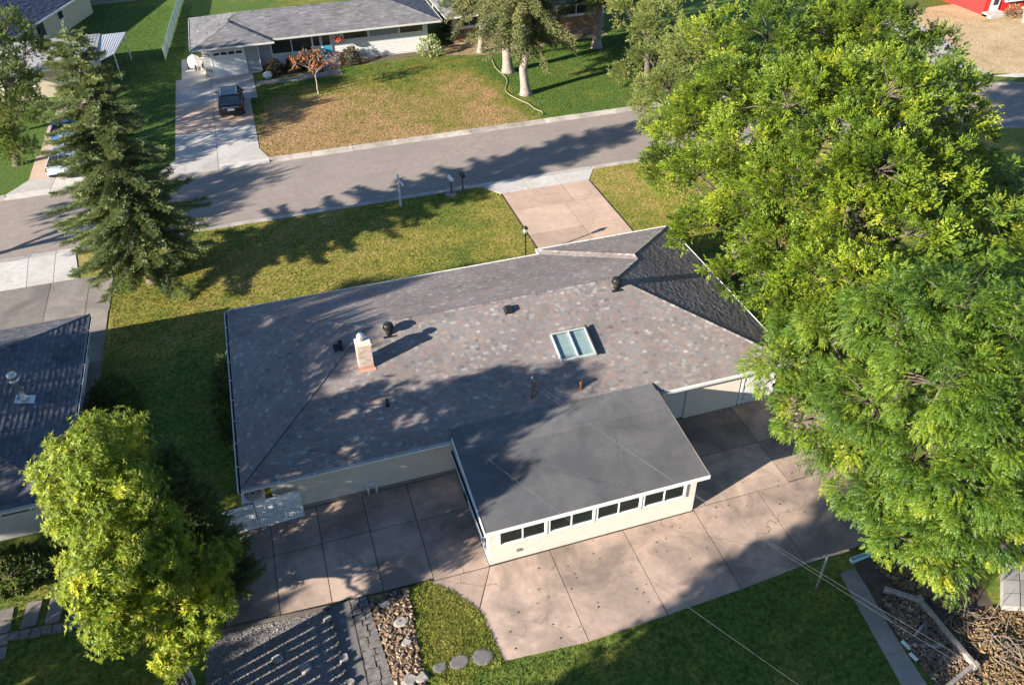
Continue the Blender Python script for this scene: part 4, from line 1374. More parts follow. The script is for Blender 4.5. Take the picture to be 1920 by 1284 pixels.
def broadleaf(name, label, cat, base, lobes, tpls, mt, barkm, seed, r0=0.28, per_lobe=16, per_clump=14, clump_r=0.55, scale=(0.8, 1.3), droop=0.0, fork=0.35, tint_mu=0.5, low=-0.35, group=None, clump_pow=1.0, yellow=None, lob_f=0.9):
    """tree: trunk, limbs to every lobe, crown of leaf sprays gathered in clumps on the lobes"""
    g = np.random.default_rng(seed)
    root = thing(name, label, cat, base, 0.0, group)
    B = np.array(base, float)
    lob = np.array([l[:3] for l in lobes])
    c = lob.mean(0)
    zf = base[2] + (lob[:, 2].min() - base[2]) * .75 + .3
    fk = np.array([B[0] + (c[0] - B[0]) * fork, B[1] + (c[1] - B[1]) * fork, max(1.2, zf * .8)])
    trunk_mesh((0, 0, 0), tuple(fk - B), r0, r0 * .7, barkm, root, seed)
    lm = MB()
    pos, out_, cl_t = [], [], []
    for i, l in enumerate(lobes):
        p = np.array(l[:3])
        r = l[3] * lob_f
        pa = limb_path(fk - B, p - B, .1 * np.linalg.norm(p - fk), seed + i, 6)
        lm.tube(pa, [r0 * .5 * (1 - .13 * k) * (.75 if i % 2 else 1) for k in range(7)], 7)
        lo_t = g.normal(0, .12)
        # clump centres over the lobe
        n = int(per_lobe * (r / 1.8) ** 2) + 4
        u = g.normal(0, 1, (n * 3, 3))
        u /= np.linalg.norm(u, axis=1, keepdims=True)
        u = u[u[:, 2] > low][:n]
        rad = r * g.uniform(.55, 1.08, (len(u), 1))
        cc = p + u * rad * [1, 1, .9]
        for k in range(len(cc)):
            if k % 4 == 0:
                lm.tube(limb_path(p - B, cc[k] - B, .05, seed + i * 31 + k, 3), [.05, .035, .025, .012], 5)
            m_ = int(per_clump * g.uniform(.6, 1.35))
            q = g.normal(0, 1, (m_, 3))
            q /= np.linalg.norm(q, axis=1, keepdims=True)
            cr_ = clump_r * g.uniform(.7, 1.35)
            q2 = q * cr_ * g.uniform(.25, 1.0, (m_, 1)) ** clump_pow
            pos.append(cc[k] + q2 * [1, 1, .8 + droop * .8])
            out_.append(q * .7 + u[k] * .8 + np.array([0, 0, .1]))
            ct = g.normal(tint_mu + lo_t, .18)
            if yellow and g.random() < yellow:
                ct += .38
            cl_t.append(np.clip(g.normal(ct, .13, m_), 0, 1))
    lm.build('limbs', barkm, root, True)
    pos, out_, tt = np.concatenate(pos), np.concatenate(out_), np.concatenate(cl_t)
    out_[:, 2] -= droop
    V, T = [], []
    pick = g.integers(0, len(tpls), len(pos))
    for k, tp in enumerate(tpls):
        s = pick == k
        if not s.any():
            continue
        zd = np.tile([0, 0, 1.0], (s.sum(), 1)) + g.normal(0, .35, (s.sum(), 3))
        V.append(place(tp, pos[s] - B, out_[s], zd, g.uniform(*scale, s.sum())).reshape(-1, tp.shape[1], 3))
        T.append(np.clip(np.repeat(tt[s], len(tp)) + g.normal(0, .07, s.sum() * len(tp)), 0, 1))
    fast_mesh('crown', np.concatenate(V), V[0].shape[1], np.concatenate(T), mt, root)
    return root

def conifer(name, label, cat, base, height, r_low, mt, barkm, seed, z0=1.2, whorl=0.42, nb=7, r0=0.3, shape=0.85, twig=0.55, droop=0.25, dens=1.0, lean=(0, 0), group=None, tip_up=0.12, needles=13, hang=0.0, zmin_len=1.0, nl=.30, nw=.075):
    g = np.random.default_rng(seed)
    root = thing(name, label, cat, base, 0.0, group)
    top = np.array([lean[0], lean[1], height])
    trunk_mesh((0, 0, 0), tuple(top), r0, .03, barkm, root, seed, 1.7)
    tpl = tpl_needles(needles, nl, nw, seed)
    bm_ = MB()
    pos, dr_, sc_, tt = [], [], [], []
    z = z0
    while z < height - .15:
        t = (z - z0) / (height - z0)
        R_ = r_low * (1 - t) ** shape + .15
        if t < .12:
            R_ *= zmin_len
        n = max(4, int(nb * (1 - .35 * t)))
        a0 = g.uniform(0, 6.28)
        for i in range(n):
            a = a0 + 2 * math.pi * i / n + g.uniform(-.3, .3)
            L = R_ * g.uniform(.6, 1.16)
            d = np.array([math.cos(a), math.sin(a), 0])
            st = top * (z / height)
            st[2] = z + g.uniform(-.15, .15)
            k = max(3, int(L / .35))
            line = []
            for j in range(k + 1):
                s = j / k
                zz = st[2] + (.25 * (t - .3)) * L * s - droop * L * s * s + tip_up * L * s ** 4
                line.append(st + d * L * s + np.array([0, 0, zz - st[2]]))
            bm_.tube([tuple(p) for p in line], [max(.012, .055 * (1 - j / k) * (1.2 - t)) for j in range(k + 1)], 5)
            sd = np.cross(d, [0, 0, 1])
            bt = g.normal(.5, .17)
            ns = int((L / .17) * dens) + 3
            for j in range(ns):
                s = .18 + .82 * (j + g.random()) / ns
                f = s * k
                i0 = min(int(f), k - 1)
                p = line[i0] + (line[i0 + 1] - line[i0]) * (f - i0)
                w = twig * (1.15 - .55 * s) * min(1.0, .45 + L / 3)
                for sg in (-1, 1):
                    e = d * g.uniform(.35, .8) + sd * sg * g.uniform(.6, 1.0) + np.array([0, 0, g.uniform(-.35, .2) - hang])
                    pos.append(p)
                    dr_.append(e)
                    sc_.append(w * g.uniform(.7, 1.25))
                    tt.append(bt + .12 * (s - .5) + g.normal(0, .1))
                if g.random() < .75:
                    pos.append(p)
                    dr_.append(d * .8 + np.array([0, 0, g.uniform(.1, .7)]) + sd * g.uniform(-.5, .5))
                    sc_.append(w * .75)
                    tt.append(bt + .12 + g.normal(0, .1))
            pos.append(line[-2])
            dr_.append(line[-1] - line[-2] + np.array([0, 0, .05]))
            sc_.append(twig * 1.0)
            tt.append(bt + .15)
        z += whorl * g.uniform(.75, 1.25)
    pos.append(top - [0, 0, .35]); dr_.append(np.array([0.02, 0, 1.0])); sc_.append(.6); tt.append(.6)
    bm_.build('branches', barkm, root)
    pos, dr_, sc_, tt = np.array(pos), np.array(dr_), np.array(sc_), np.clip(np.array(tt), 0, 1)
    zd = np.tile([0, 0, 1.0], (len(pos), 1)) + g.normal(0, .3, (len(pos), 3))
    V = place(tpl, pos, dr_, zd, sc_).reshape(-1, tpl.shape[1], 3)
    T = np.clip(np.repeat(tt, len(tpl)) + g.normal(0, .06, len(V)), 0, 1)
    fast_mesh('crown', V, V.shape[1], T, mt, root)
    return root

def shrub(name, label, cat, loc, rx, ry, rz_, n, tpls, mt, seed, scale=(.7, 1.1), group=None, tint=.5, lumps=9):
    """bush: stems and leaf sprays over a lumpy dome"""
    g = np.random.default_rng(seed)
    root = thing(name, label, cat, loc, 0, group)
    L = g.normal(0, 1, (lumps, 3))
    L /= np.linalg.norm(L, axis=1, keepdims=True)
    L[:, 2] = abs(L[:, 2])
    sm = MB()
    for l in L:
        sm.tube(limb_path((0, 0, 0), l * [rx * .7, ry * .7, rz_ * .8] + [0, 0, .05], .05, seed, 3), [.03, .025, .018, .01], 5)
    sm.build('stems', BARK, root)
    u = g.normal(0, 1, (n * 2, 3))
    u /= np.linalg.norm(u, axis=1, keepdims=True)
    u = u[u[:, 2] > -.1][:n]
    bumpy = .8 + .28 * np.max(u @ L.T, axis=1) ** 6
    rr = g.uniform(.55, 1.0, len(u)) ** .5 * bumpy
    pos = u * rr[:, None] * [rx, ry, rz_]
    tt = np.clip(g.normal(tint, .2, len(u)), 0, 1)
    V, T = [], []
    pick = g.integers(0, len(tpls), len(pos))
    for k, tp in enumerate(tpls):
        s = pick == k
        V.append(place(tp, pos[s], u[s] + g.normal(0, .35, (s.sum(), 3)), np.tile([0, 0, 1.0], (s.sum(), 1)) + g.normal(0, .3, (s.sum(), 3)), g.uniform(*scale, s.sum())).reshape(-1, tp.shape[1], 3))
        T.append(np.repeat(tt[s], len(tp)))
    fast_mesh('foliage', np.concatenate(V), V[0].shape[1], np.concatenate(T), mt, root)
    return root

CL = [tpl_cluster(9, .135, .062, 1.0, 1), tpl_cluster(8, .12, .058, 1.1, 2), tpl_cluster(10, .125, .055, .9, 3)]
FR = [tpl_frond(4, .22, .10, .045, .5, 4), tpl_frond(4, .25, .095, .042, .9, 5), tpl_frond(3, .18, .11, .05, .3, 6)]
DIAMOND = True
STAR = [tpl_star(8, .14, .038, 7), tpl_star(7, .16, .042, 8), tpl_star(9, .125, .038, 9)]
DIAMOND = False
SPR = [tpl_cluster(7, .12, .05, 1.1, 10), tpl_cluster(8, .10, .05, 1.0, 12)]
# tall trees on the right
broadleaf('lime_tree', 'large lime-green leafy tree overhanging the right end of the ranch roof', 'tree', (23.4, 33.0, 0),
          [(19.9, 31.7, 5.0, 1.9), (19.2, 27.6, 4.8, 1.3), (19.8, 25.0, 4.7, 1.2), (20.0, 26.6, 5.2, 1.3), (20.7, 34.1, 6.5, 2.1), (21.4, 36.5, 8.0, 2.2), (20.7, 29.1, 7.0, 2.1), (20.9, 31.1, 9.0, 2.3), (23.0, 36.0, 10.0, 2.4), (20.1, 25.8, 7.0, 1.9), (21.3, 27.5, 9.0, 2.3), (23.1, 31.1, 11.0, 2.6), (24.5, 38.5, 8.0, 2.4), (25.5, 35, 9.5, 2.4), (22.6, 39.5, 6.5, 2.0), (20.9, 37.6, 5.2, 1.8)],
          CL, LEAF_A, BARK, 21, .4, 25, 42, .50, (.6, 1.45), 0, .35, .52, lob_f=.89)
broadleaf('lime_tree', 'tall lime-green leafy tree at the top right above the street bend', 'tree', (32, 41, 0),
          [(27.4, 40.0, 11.0, 2.4), (27.1, 44.5, 9.5, 2.2), (31.7, 41.1, 10.5, 2.6), (33.5, 38.8, 11.0, 2.5), (36.5, 38.0, 9.5, 2.3), (37.4, 36.6, 7.8, 1.8), (34.2, 42.5, 10.0, 2.4), (30.0, 38.0, 9.0, 2.4), (29.5, 45.5, 7.0, 2.2), (36.0, 41.5, 8.0, 2.0), (26.5, 42.3, 7.0, 2.0), (33.0, 36.0, 7.5, 2.2)],
          CL, LEAF_A, BARK, 22, .4, 24, 36, .54, (.6, 1.45), 0, .35, .48, lob_f=.89)
broadleaf('lime_tree', 'broad lime-green leafy tree in the middle of the right-hand crowns', 'tree', (25.8, 26.2, 0),
          [(25.5, 31.0, 11.2, 2.5), (22.9, 27.0, 10.5, 2.5), (26.2, 28.7, 12.0, 2.6), (23.6, 25.1, 10.5, 2.4), (22.3, 24.2, 8.5, 2.3), (20.4, 23.1, 7.0, 1.9), (29.8, 29.4, 10.5, 2.5), (26.4, 25.2, 9.5, 2.4), (24.1, 23.1, 8.5, 2.2), (32.0, 29.6, 8.0, 2.0), (20.9, 21.3, 7.6, 1.7), (28.5, 26.0, 8.0, 2.2), (28.5, 32.5, 8.5, 2.3), (19.6, 24.6, 5.3, 1.4)],
          CL, LEAF_A, BARK, 23, .42, 25, 42, .50, (.6, 1.45), 0, .3, .55, lob_f=.89)
broadleaf('walnut_tree', 'fern-leaved green tree with drooping sprays over the patio at the right', 'tree', (19.2, 15.1, 0),
          [(17.9, 21.0, 4.4, 1.4), (17.7, 18.6, 4.2, 1.35), (18.4, 16.9, 4.0, 1.35), (17.6, 17.4, 3.5, 1.0), (17.8, 15.4, 3.2, .95), (18.1, 13.6, 2.9, .95), (19.0, 12.4, 2.7, .9), (19.6, 22.7, 4.7, 1.3), (20.5, 23.6, 4.6, 1.2), (18.2, 14.5, 3.7, 1.2), (18.6, 13.1, 3.4, 1.15), (19.5, 12.6, 3.8, 1.2), (20.6, 12.1, 3.6, 1.2), (19.4, 20.6, 6.0, 1.8), (18.7, 16.9, 6.0, 1.8), (19.2, 14.5, 5.5, 1.8), (19.6, 13.0, 5.5, 1.6), (21.6, 13.2, 5.0, 1.7), (20.0, 18.3, 8.0, 2.0), (19.4, 15.3, 8.1, 1.9), (20.5, 13.9, 7.3, 1.8), (21.4, 17.4, 9.3, 1.9), (22.0, 15.6, 8.8, 1.9), (22.3, 19.3, 7.5, 2.0), (23.0, 13.8, 6.0, 1.8)],
          FR, LEAF_B, BARK, 24, .36, 38, 58, .42, (.7, 1.15), .45, .3, .5, -.5, lob_f=1.02)
broadleaf('walnut_tree', 'fern-leaved green tree at the right frame edge', 'tree', (30.5, 24.8, 0),
          [(33.2, 28.4, 6.5, 1.8), (32.3, 25.7, 6.0, 1.9), (37.8, 31.0, 5.0, 1.4), (28.3, 23.0, 7.5, 2.0), (30.0, 21.8, 6.0, 2.0), (27.0, 22.6, 7.6, 2.0), (31.0, 25.0, 8.0, 2.2), (26.2, 20.4, 6.5, 1.9), (28.4, 19.6, 5.0, 1.8), (25.2, 18.2, 6.5, 1.9), (26.6, 16.4, 5.0, 1.7), (35.5, 29.0, 6.0, 1.5)],
          FR, LEAF_B, BARK, 25, .36, 30, 42, .48, (.85, 1.3), .45, .3, .5, -.5)
broadleaf('pale_tree', 'thin pale grey-green tree leaning over the street', 'tree', (27.8, 47.4, 0),
          [(25.6, 50.4, 6.5, 1.5), (25.2, 46.4, 6.0, 1.7), (24.5, 48.8, 5.0, 1.1), (23.3, 44.8, 4.5, .9), (28.6, 51.2, 7.0, 1.7), (23.8, 47.5, 4.5, .9), (26.6, 53.2, 7.2, 1.5), (27.0, 48.0, 7.6, 1.7), (24.3, 51.5, 5.4, .9)],
          CL, LEAF_P, BARK, 26, .2, 42, 22, .48, (.75, 1.15), .15, .4, .5)
broadleaf('pale_tree', 'pale grey-green tree over the street beside the tall spruces', 'tree', (31.5, 62.0, 0),
          [(28.4, 60.0, 6.5, 1.8), (29.6, 57.5, 6.8, 1.8), (31.2, 62.8, 8.0, 2.2), (28.0, 63.5, 7.2, 1.7), (33.6, 60.2, 7.5, 2.0), (29.4, 66.5, 7.4, 1.8), (32.6, 66.0, 8.0, 2.0), (34.6, 63.8, 7.5, 2.0)],
          CL, LEAF_P, BARK, 27, .28, 30, 22, .55, (.9, 1.35), .1, .4, .45)
# golden tree and dark cedar, lower left
broadleaf('golden_tree', 'yellow-green tree with star-like leaf clusters in the lower left', 'tree', (-6.9, 19.4, 0),
          [(-6.7, 17.5, 6.3, 1.25), (-6.9, 16.9, 5.2, 1.0), (-5.9, 17.6, 5.8, 1.1), (-8.0, 22.0, 5.5, 1.25), (-8.4, 21.3, 4.6, 1.1), (-6.8, 23.4, 6.2, 1.15), (-7.4, 21.2, 3.2, 1.3), (-7.8, 20.2, 2.9, 1.2), (-6.2, 20.2, 3.4, 1.3), (-6.9, 19.0, 2.8, 1.2), (-7.2, 21.5, 7.0, 1.3), (-6.6, 21.6, 7.8, 1.1), (-7.5, 20.1, 6.2, 1.5), (-6.3, 19.8, 7.4, 1.3), (-8.0, 19.8, 4.2, 1.2), (-6.6, 18.4, 6.0, 1.5), (-5.7, 18.9, 5.7, 1.2), (-5.8, 18.2, 4.8, 1.4), (-7.4, 18.1, 3.6, 1.1), (-4.5, 18.5, 4.0, 1.15), (-4.9, 17.8, 3.2, 1.0), (-5.9, 17.4, 2.6, .8), (-6.7, 18.0, 4.8, 1.3), (-6.3, 17.0, 2.4, .55), (-7.6, 20.8, 7.4, 1.25), (-6.8, 20.2, 8.6, 1.1)],
          STAR, LEAF_Y, BARK, 31, .22, 62, 30, .40, (.7, 1.35), .1, .3, .5, -.4, None, 1.0, .05)
conifer('cedar', 'dense dark green cone-shaped cedar behind the golden tree', 'cedar', (-4.95, 21.2, 0), 7.5, 1.45, CEDAR, BARK, 32, .3, .2, 11, .14, .7, .42, .05, 1.3, needles=12, tip_up=.3, nl=.34, nw=.12)
# big spruce on the front lawn
conifer('spruce', 'tall dark spruce on the front lawn beside the street', 'spruce', (-7.8, 43.9, 0), 14.2, 4.15, NEEDLE, BARK, 33, 1.5, .36, 8, .3, .6, .52, .2, 2.3, (-.25, 0), zmin_len=.9, nl=.34, nw=.11)
broadleaf('green_tree', 'leafy green tree in the top left corner beside the driveway', 'tree', (-17.5, 63, 0),
          [(-16.8, 70.2, 7.0, 2.0), (-15.2, 66.6, 6.5, 1.8), (-15.6, 61.7, 6.0, 1.8), (-14.9, 59.4, 5.0, 1.5), (-16.5, 58.7, 4.0, 1.6), (-15.4, 57.6, 2.9, 1.2), (-15.6, 63.2, 4.2, 1.6), (-17.6, 60.2, 3.2, 1.5), (-17.0, 64.5, 7.2, 2.0), (-18.6, 67.0, 8.0, 2.0), (-19.0, 61.0, 6.5, 2.0), (-20.5, 64.0, 7.0, 2.0)],
          CL, LEAF_A, BARK, 34, .3, 30, 26, .55, (.85, 1.25), 0, .4, .3)
# tall bare-trunked spruces over the street
for i, (x, y, lab, r, h_) in enumerate(((21.3, 68.9, 'thick bare-trunked spruce, middle of the row over the street', .42, 17), (21.1, 63.4, 'pale bare-trunked spruce nearest the street', .36, 17), (20.4, 74.6, 'slim bare-trunked spruce beside the brick house', .26, 15), (31.0, 72.2, 'dark-trunked spruce right of the others before the brick house', .4, 17))):
    conifer('tall_spruce', lab, 'spruce', (x, y, 0), h_, 3.4, NEEDLE_Y, BARKP, 40 + i, 4.6 + .4 * (i % 2), .55, 6, r, .5, .9, .45, 1.05, (.35, 0), 'bare-trunked spruces over the street', hang=.9, tip_up=.02, needles=11, nl=.3, nw=.12)
conifer('juniper', 'bushy blue-green juniper at the corner of the grey roofed house', 'juniper', (18.7, 79.0, 0), 4.2, 1.9, CEDAR, BARK, 48, .8, .3, 9, .12, .5, .5, .05, 1.0, tip_up=.2)
# trees outside the left frame edge that shade the roofs and the yard
broadleaf('yard_tree', 'leafy tree behind the house next door, outside the left frame edge', 'tree', (-20.5, 22.5, 0),
          [(-20, 23.5, 10.4, 2.1), (-22, 21.6, 9.5, 2.1), (-21.5, 24.8, 9.8, 1.9), (-19.6, 20.4, 8.8, 1.8), (-19.0, 21.2, 8.0, 1.6), (-21, 24.6, 7.5, 1.9), (-18.6, 24.2, 8.2, 1.6), (-20.5, 20.5, 6.5, 1.8)], CL, LEAF_A, BARK, 51, .3, 34, 20, .55, (1.6, 2.3), 0, .3, .5, -.6)
broadleaf('yard_tree', 'leafy tree in the back yard, outside the lower left frame corner', 'tree', (-13.0, 3.6, 0),
          [(-13, 3.6, 9.0, 2.2), (-14.8, 5.4, 7.6, 2.0), (-11.5, 5.6, 8.6, 1.7), (-11.2, 2.2, 7.5, 2.0), (-13.2, 1.2, 6.8, 2.2), (-15.2, 2.6, 7.0, 2.0), (-12.8, 4.6, 5.5, 2.2)], CL, LEAF_A, BARK, 52, .35, 26, 14, .55, (1.6, 2.3), 0, .3, .5, -.6)
broadleaf('yard_tree', 'small leafy tree outside the left frame edge by the steps', 'tree', (-21, 14.5, 0),
          [(-21, 14.5, 5.0, 1.8), (-20.2, 16.6, 4.4, 1.6), (-21.8, 12.6, 4.4, 1.7), (-20.2, 13.2, 3.8, 1.6), (-21, 17.8, 3.8, 1.5), (-20.5, 12, 3.5, 1.8), (-21, 10.5, 4, 1.8), (-20, 15, 2.4, 1.5), (-20, 12.5, 2.0, 1.5), (-20.2, 10.2, 2.4, 1.5), (-20.5, 17.5, 2.2, 1.4)], CL, LEAF_D, BARK, 53, .2, 34, 20, .55, (1.6, 2.3), 0, .3, .5, -.6)
broadleaf('yard_tree', 'leafy street tree outside the left frame edge', 'tree', (-27, 47.2, 0),
          [(-27, 47, 8.0, 2.2), (-25.5, 49, 7.0, 1.9), (-28.5, 45.2, 7.0, 2.0), (-25.4, 45.4, 6.4, 1.9), (-28, 49, 6.0, 2.0)], CL, LEAF_D, BARK, 54, .3, 30, 11, .55, (1.6, 2.3), 0, .3, .5, -.6)
broadleaf('yard_tree', 'leafy tree left of the low grey roofed house, outside the frame', 'tree', (-29, 66, 0),
          [(-29, 66, 9.0, 2.4), (-27.4, 68.5, 8.0, 2.2), (-30.5, 63.6, 7.6, 2.2), (-27.2, 63.8, 7.0, 2.0), (-29, 70, 7.0, 2.2)], CL, LEAF_D, BARK, 55, .3, 30, 11, .55, (1.6, 2.3), 0, .3, .5, -.6)
broadleaf('yard_tree', 'leafy tree in the back yard just below the frame', 'tree', (-4.6, 5.8, 0),
          [(-4.6, 5.8, 8.0, 2.2), (-6.5, 7.6, 6.8, 1.9), (-3.6, 8.4, 7.2, 1.7), (-2.6, 5.0, 6.6, 2.0), (-5.0, 3.4, 6.2, 2.2), (-6.8, 4.8, 6.0, 2.0), (-4.4, 6.6, 4.8, 2.2), (-2.8, 7.2, 4.6, 1.6), (-5.8, 8.8, 5.2, 1.5)], CL, LEAF_A, BARK, 56, .3, 26, 14, .55, (1.6, 2.3), 0, .3, .5, -.6)
broadleaf('yard_tree', 'tall leafy tree far left behind the house next door, outside the frame', 'tree', (-35, 23.5, 0),
          [(-35, 23.5, 15.0, 2.6), (-36.5, 25.6, 13.5, 2.4), (-33.5, 25.6, 12.4, 2.2), (-36, 20.6, 14.0, 2.4), (-33.4, 21.2, 12.6, 2.2), (-34.4, 18.2, 13.2, 2.2), (-35, 24, 8, 2.6), (-34.6, 28, 9.2, 2.2), (-35.2, 19.2, 9, 2.2)], CL, LEAF_D, BARK, 57, .4, 34, 20, .55, (1.6, 2.3), 0, .3, .5, -.6)
broadleaf('yard_tree', 'slender leafy tree in the back yard left below the frame', 'tree', (-8.8, 6.9, 0),
          [(-8.0, 8.2, 7.4, 1.25), (-8.6, 7.3, 8.6, 1.7), (-9.2, 5.9, 7.2, 1.9), (-7.6, 6.1, 6.4, 1.7), (-10.0, 7.4, 8.8, 1.5), (-8.8, 5.3, 8.6, 1.7), (-10, 5.7, 6.4, 1.6), (-9.4, 7.7, 10.0, 1.3), (-7.4, 7.3, 8.6, 1.2)], CL, LEAF_A, BARK, 58, .28, 34, 20, .55, (1.6, 2.3), 0, .3, .5, -.6)
# shrubs
shrub('hydrangea', 'white flowering hydrangea at the corner of the grey roofed house', 'hydrangea', (15.9, 75.7, 0), 1.15, 1.0, 1.7, 420, SPR, LEAF_H, 61, (1.0, 1.6), None, .6)
for i, (x, y, r, lab) in enumerate(((1.75, 75.6, .75, 'dark round shrub next to the garage over the street'), (3.35, 75.5, .75, 'dark round shrub under the picture window over the street'), (5.0, 75.9, .85, 'dark round shrub left of the turquoise door'), (8.6, 75.8, .9, 'dark spiky shrub right of the turquoise door'))):
    shrub('dark_shrub', lab, 'shrub', (x, y, 0), r, r, r * 1.5, 380, SPR, LEAF_W, 62 + i, (1.0, 1.5), 'dark shrubs along the front of the grey roofed house')
shrub('hedge', 'long dark green hedge along the left wall of the ranch house', 'hedge', (-4.1, 31.6, 0), .75, 3.4, 1.2, 1100, SPR, LEAF_D, 70, (1.0, 1.6), None, .4, 20)
shrub('shade_shrub', 'tall dark green shrub added unseen behind the golden tree to shade the screens', 'shrub', (-7.1, 22.9, 0), 1.3, 1.1, 3.0, 1300, SPR, LEAF_D, 76, (1.0, 1.7), None, .5, 14)  # unseen shrub, added so that its shade falls on the patio screens
shrub('bush', 'leafy green bush beside the side driveway next door', 'bush', (-9.3, 33.2, 0), 1.0, 1.6, 1.2, 700, SPR, LEAF_D, 71, (1.0, 1.6), None, .6, 12)
shrub('bush', 'dark bush under the eave between the two houses', 'bush', (-9.6, 30.0, 0), 1.2, 1.6, 1.5, 800, SPR, LEAF_D, 72, (1.0, 1.6), None, .55, 12)
shrub('bush', 'wide dark bush below the windows at the left frame edge', 'bush', (-12.6, 24.2, 0), 2.0, .9, 1.1, 900, SPR, LEAF_D, 73, (1.0, 1.6), None, .35, 14)
shrub('bush', 'low green shrub in the bark bed before the brick house', 'bush', (27.5, 76.4, 0), .8, .5, .5, 160, SPR, LEAF_B, 74, (1.0, 1.5), None, .5)
shrub('bush', 'tan dry shrub beside the door of the red house', 'bush', (73.8, 66.6, 0), .8, .7, 1.0, 200, SPR, LITT, 75, (1.0, 1.8), None, .6)
broadleaf('red_tree', 'small rust-red tree on the lawn over the street', 'tree', (4.75, 69.3, 0),
          [(3.4, 69.4, 2.7, .6), (4.4, 69.2, 2.5, .8), (5.2, 69.4, 2.7, .8), (6.3, 69.4, 2.4, .55), (4.9, 69.8, 2.9, .7), (3.2, 69.2, 3.1, .3), (6.6, 69.5, 2.9, .3), (4.2, 69.6, 3.2, .45)], SPR, LEAF_R, BARKP, 80, .07, 40, 5, .26, (.8, 1.2), 0, .2, .5, -.7)

# ------------------------------------------------------------------ vehicles
def car(name, label, loc, rz, paint, suv=True, group=None):
    t = thing(name, label, 'car', loc, rz, group)
    hgt = 1.74 if suv else 1.45
    st = [(-2.4, .80, .46, .92), (-2.3, .90, .36, 1.02), (-1.9, .94, .30, 1.06), (-1.2, .95, .28, 1.06), (0.2, .95, .28, 1.04), (1.05, .95, .28, 1.02), (1.5, .94, .28, .99), (2.05, .90, .30, .92), (2.3, .82, .36, .82), (2.4, .70, .46, .70)]
    mb = MB()
    n = 10
    for y, w, zl, zb in st:
        mb.v += [(-w * .9, y, zl), (-w, y, zl + .16), (-w, y, zb - .14), (-w * .95, y, zb - .03), (-w * .82, y, zb), (w * .82, y, zb), (w * .95, y, zb - .03), (w, y, zb - .14), (w, y, zl + .16), (w * .9, y, zl)]
    for i in range(len(st) - 1):
        for j in range(n):
            mb.f.append((i * n + j, (i + 1) * n + j, (i + 1) * n + (j + 1) % n, i * n + (j + 1) % n))
            mb.t.append(None)
    mb.f += [tuple(range(n)), tuple((len(st) - 1) * n + j for j in range(n - 1, -1, -1))]
    mb.t += [None, None]
    body = mb.build('body', paint, t, True)
    yr, yf = (-2.2, 1.15)
    ry, fy = (-1.85, .25) if suv else (-1.2, .2)
    base = [(-.86, yr, 1.0), (.86, yr, 1.0), (.86, yf, .99), (-.86, yf, .99)]
    top = [(-.66, ry, hgt - .05), (.66, ry, hgt - .05), (.66, fy, hgt - .05), (-.66, fy, hgt - .05)]
    gh_ = MB().hexa(base, top).build('windows', GLASSD, t)
    rf = MB()
    rf.hexa([(-.69, ry - .06, hgt - .07), (.69, ry - .06, hgt - .07), (.69, fy + .03, hgt - .07), (-.69, fy + .03, hgt - .07)], [(-.6, ry + .08, hgt), (.6, ry + .08, hgt), (.58, fy - .08, hgt), (-.58, fy - .08, hgt)])
    rf_ = rf.build('roof', paint, t)
    MB().box(-.42, .42, -.75, .0, hgt - .005, hgt + .006).build('sunroof', GLASSD, rf_)
    for s in (-1, 1):
        MB().bar((s * .6, ry + .15, hgt + .03), (s * .58, fy - .12, hgt + .03), .03, .03).build('roof_rail', ALU if suv else paint, rf_)
        pl_ = MB()
        for (yb, yt) in ((yr + .02, ry), (-1.15, -1.1), (-.15, -.2), (yf - .02, fy)):
            pl_.bar((s * .868, yb, 1.0), (s * .668, yt, hgt - .05), .06, .06)
        pl_.build('pillars', paint, gh_)
        MB().hexa([(s * .95 - .02, .72, .98), (s * .95 + .02, .72, .98), (s * .95 + .02, .9, .98), (s * .95 - .02, .9, .98)], [(s * 1.06 - .1, .72, 1.16), (s * 1.06 + .1, .72, 1.16), (s * 1.06 + .06, .86, 1.16), (s * 1.06 - .06, .86, 1.16)]).build('mirror', paint, t)
        MB().hexa([(s * .78 - .12, -2.42, .78), (s * .78 + .12, -2.36, .78), (s * .78 + .12, -2.2, .78), (s * .78 - .12, -2.2, .78)], [(s * .78 - .1, -2.38, 1.0), (s * .78 + .1, -2.32, 1.0), (s * .78 + .1, -2.2, 1.0), (s * .78 - .1, -2.2, 1.0)]).build('tail_lamp', TAILR, t)
        MB().box(s * .6 - .15, s * .6 + .15, 2.2, 2.39, .62, .76).build('headlight', ALU, t)
        for yy in (-1.45, 1.45):
            wh = bpy.data.objects.new('wheel', None)
            put(wh, t)
            wh.location = (s * .86, yy, .36)
            MB().tube([(-.12, 0, 0), (-.1, 0, 0), (.1, 0, 0), (.12, 0, 0)], [.30, .36, .36, .30], 20).build('tyre', RUBBER, wh, True)
            MB().tube([(s * .1, 0, 0), (s * .128, 0, 0)], [.23, .2], 14).build('rim', ALU, wh)
        for yy in (-.9, .05):
            MB().box(s * .955 - .012, s * .955 + .012, yy, yy + .18, .86, .89).build('door_handle', ALU if suv else paint, t)
    MB().bar((-.62, -2.385, .93), (.62, -2.385, .93), .02, .05).build('trim_strip', ALU, t)
    MB().box(-.26, .26, -2.425, -2.40, .68, .86).build('number_plate', WHITE, t)
    MB().box(-.8, .8, -2.44, -2.3, .42, .56).build('bumper', BLACKM, t)
    return t

car('parked_car', 'black sport utility car on the driveway over the street', (-2.25, 68.6, 0.03), R(-2), CARBLK)
car('parked_car', 'blue car on the driveway behind the spruce', (-14.3, 67.6, 0.03), R(-3), CARBLU, False)
car('parked_car', 'silver car near the street behind the spruce', (-13.9, 61.4, 0.03), R(-3), CARSIL, False)
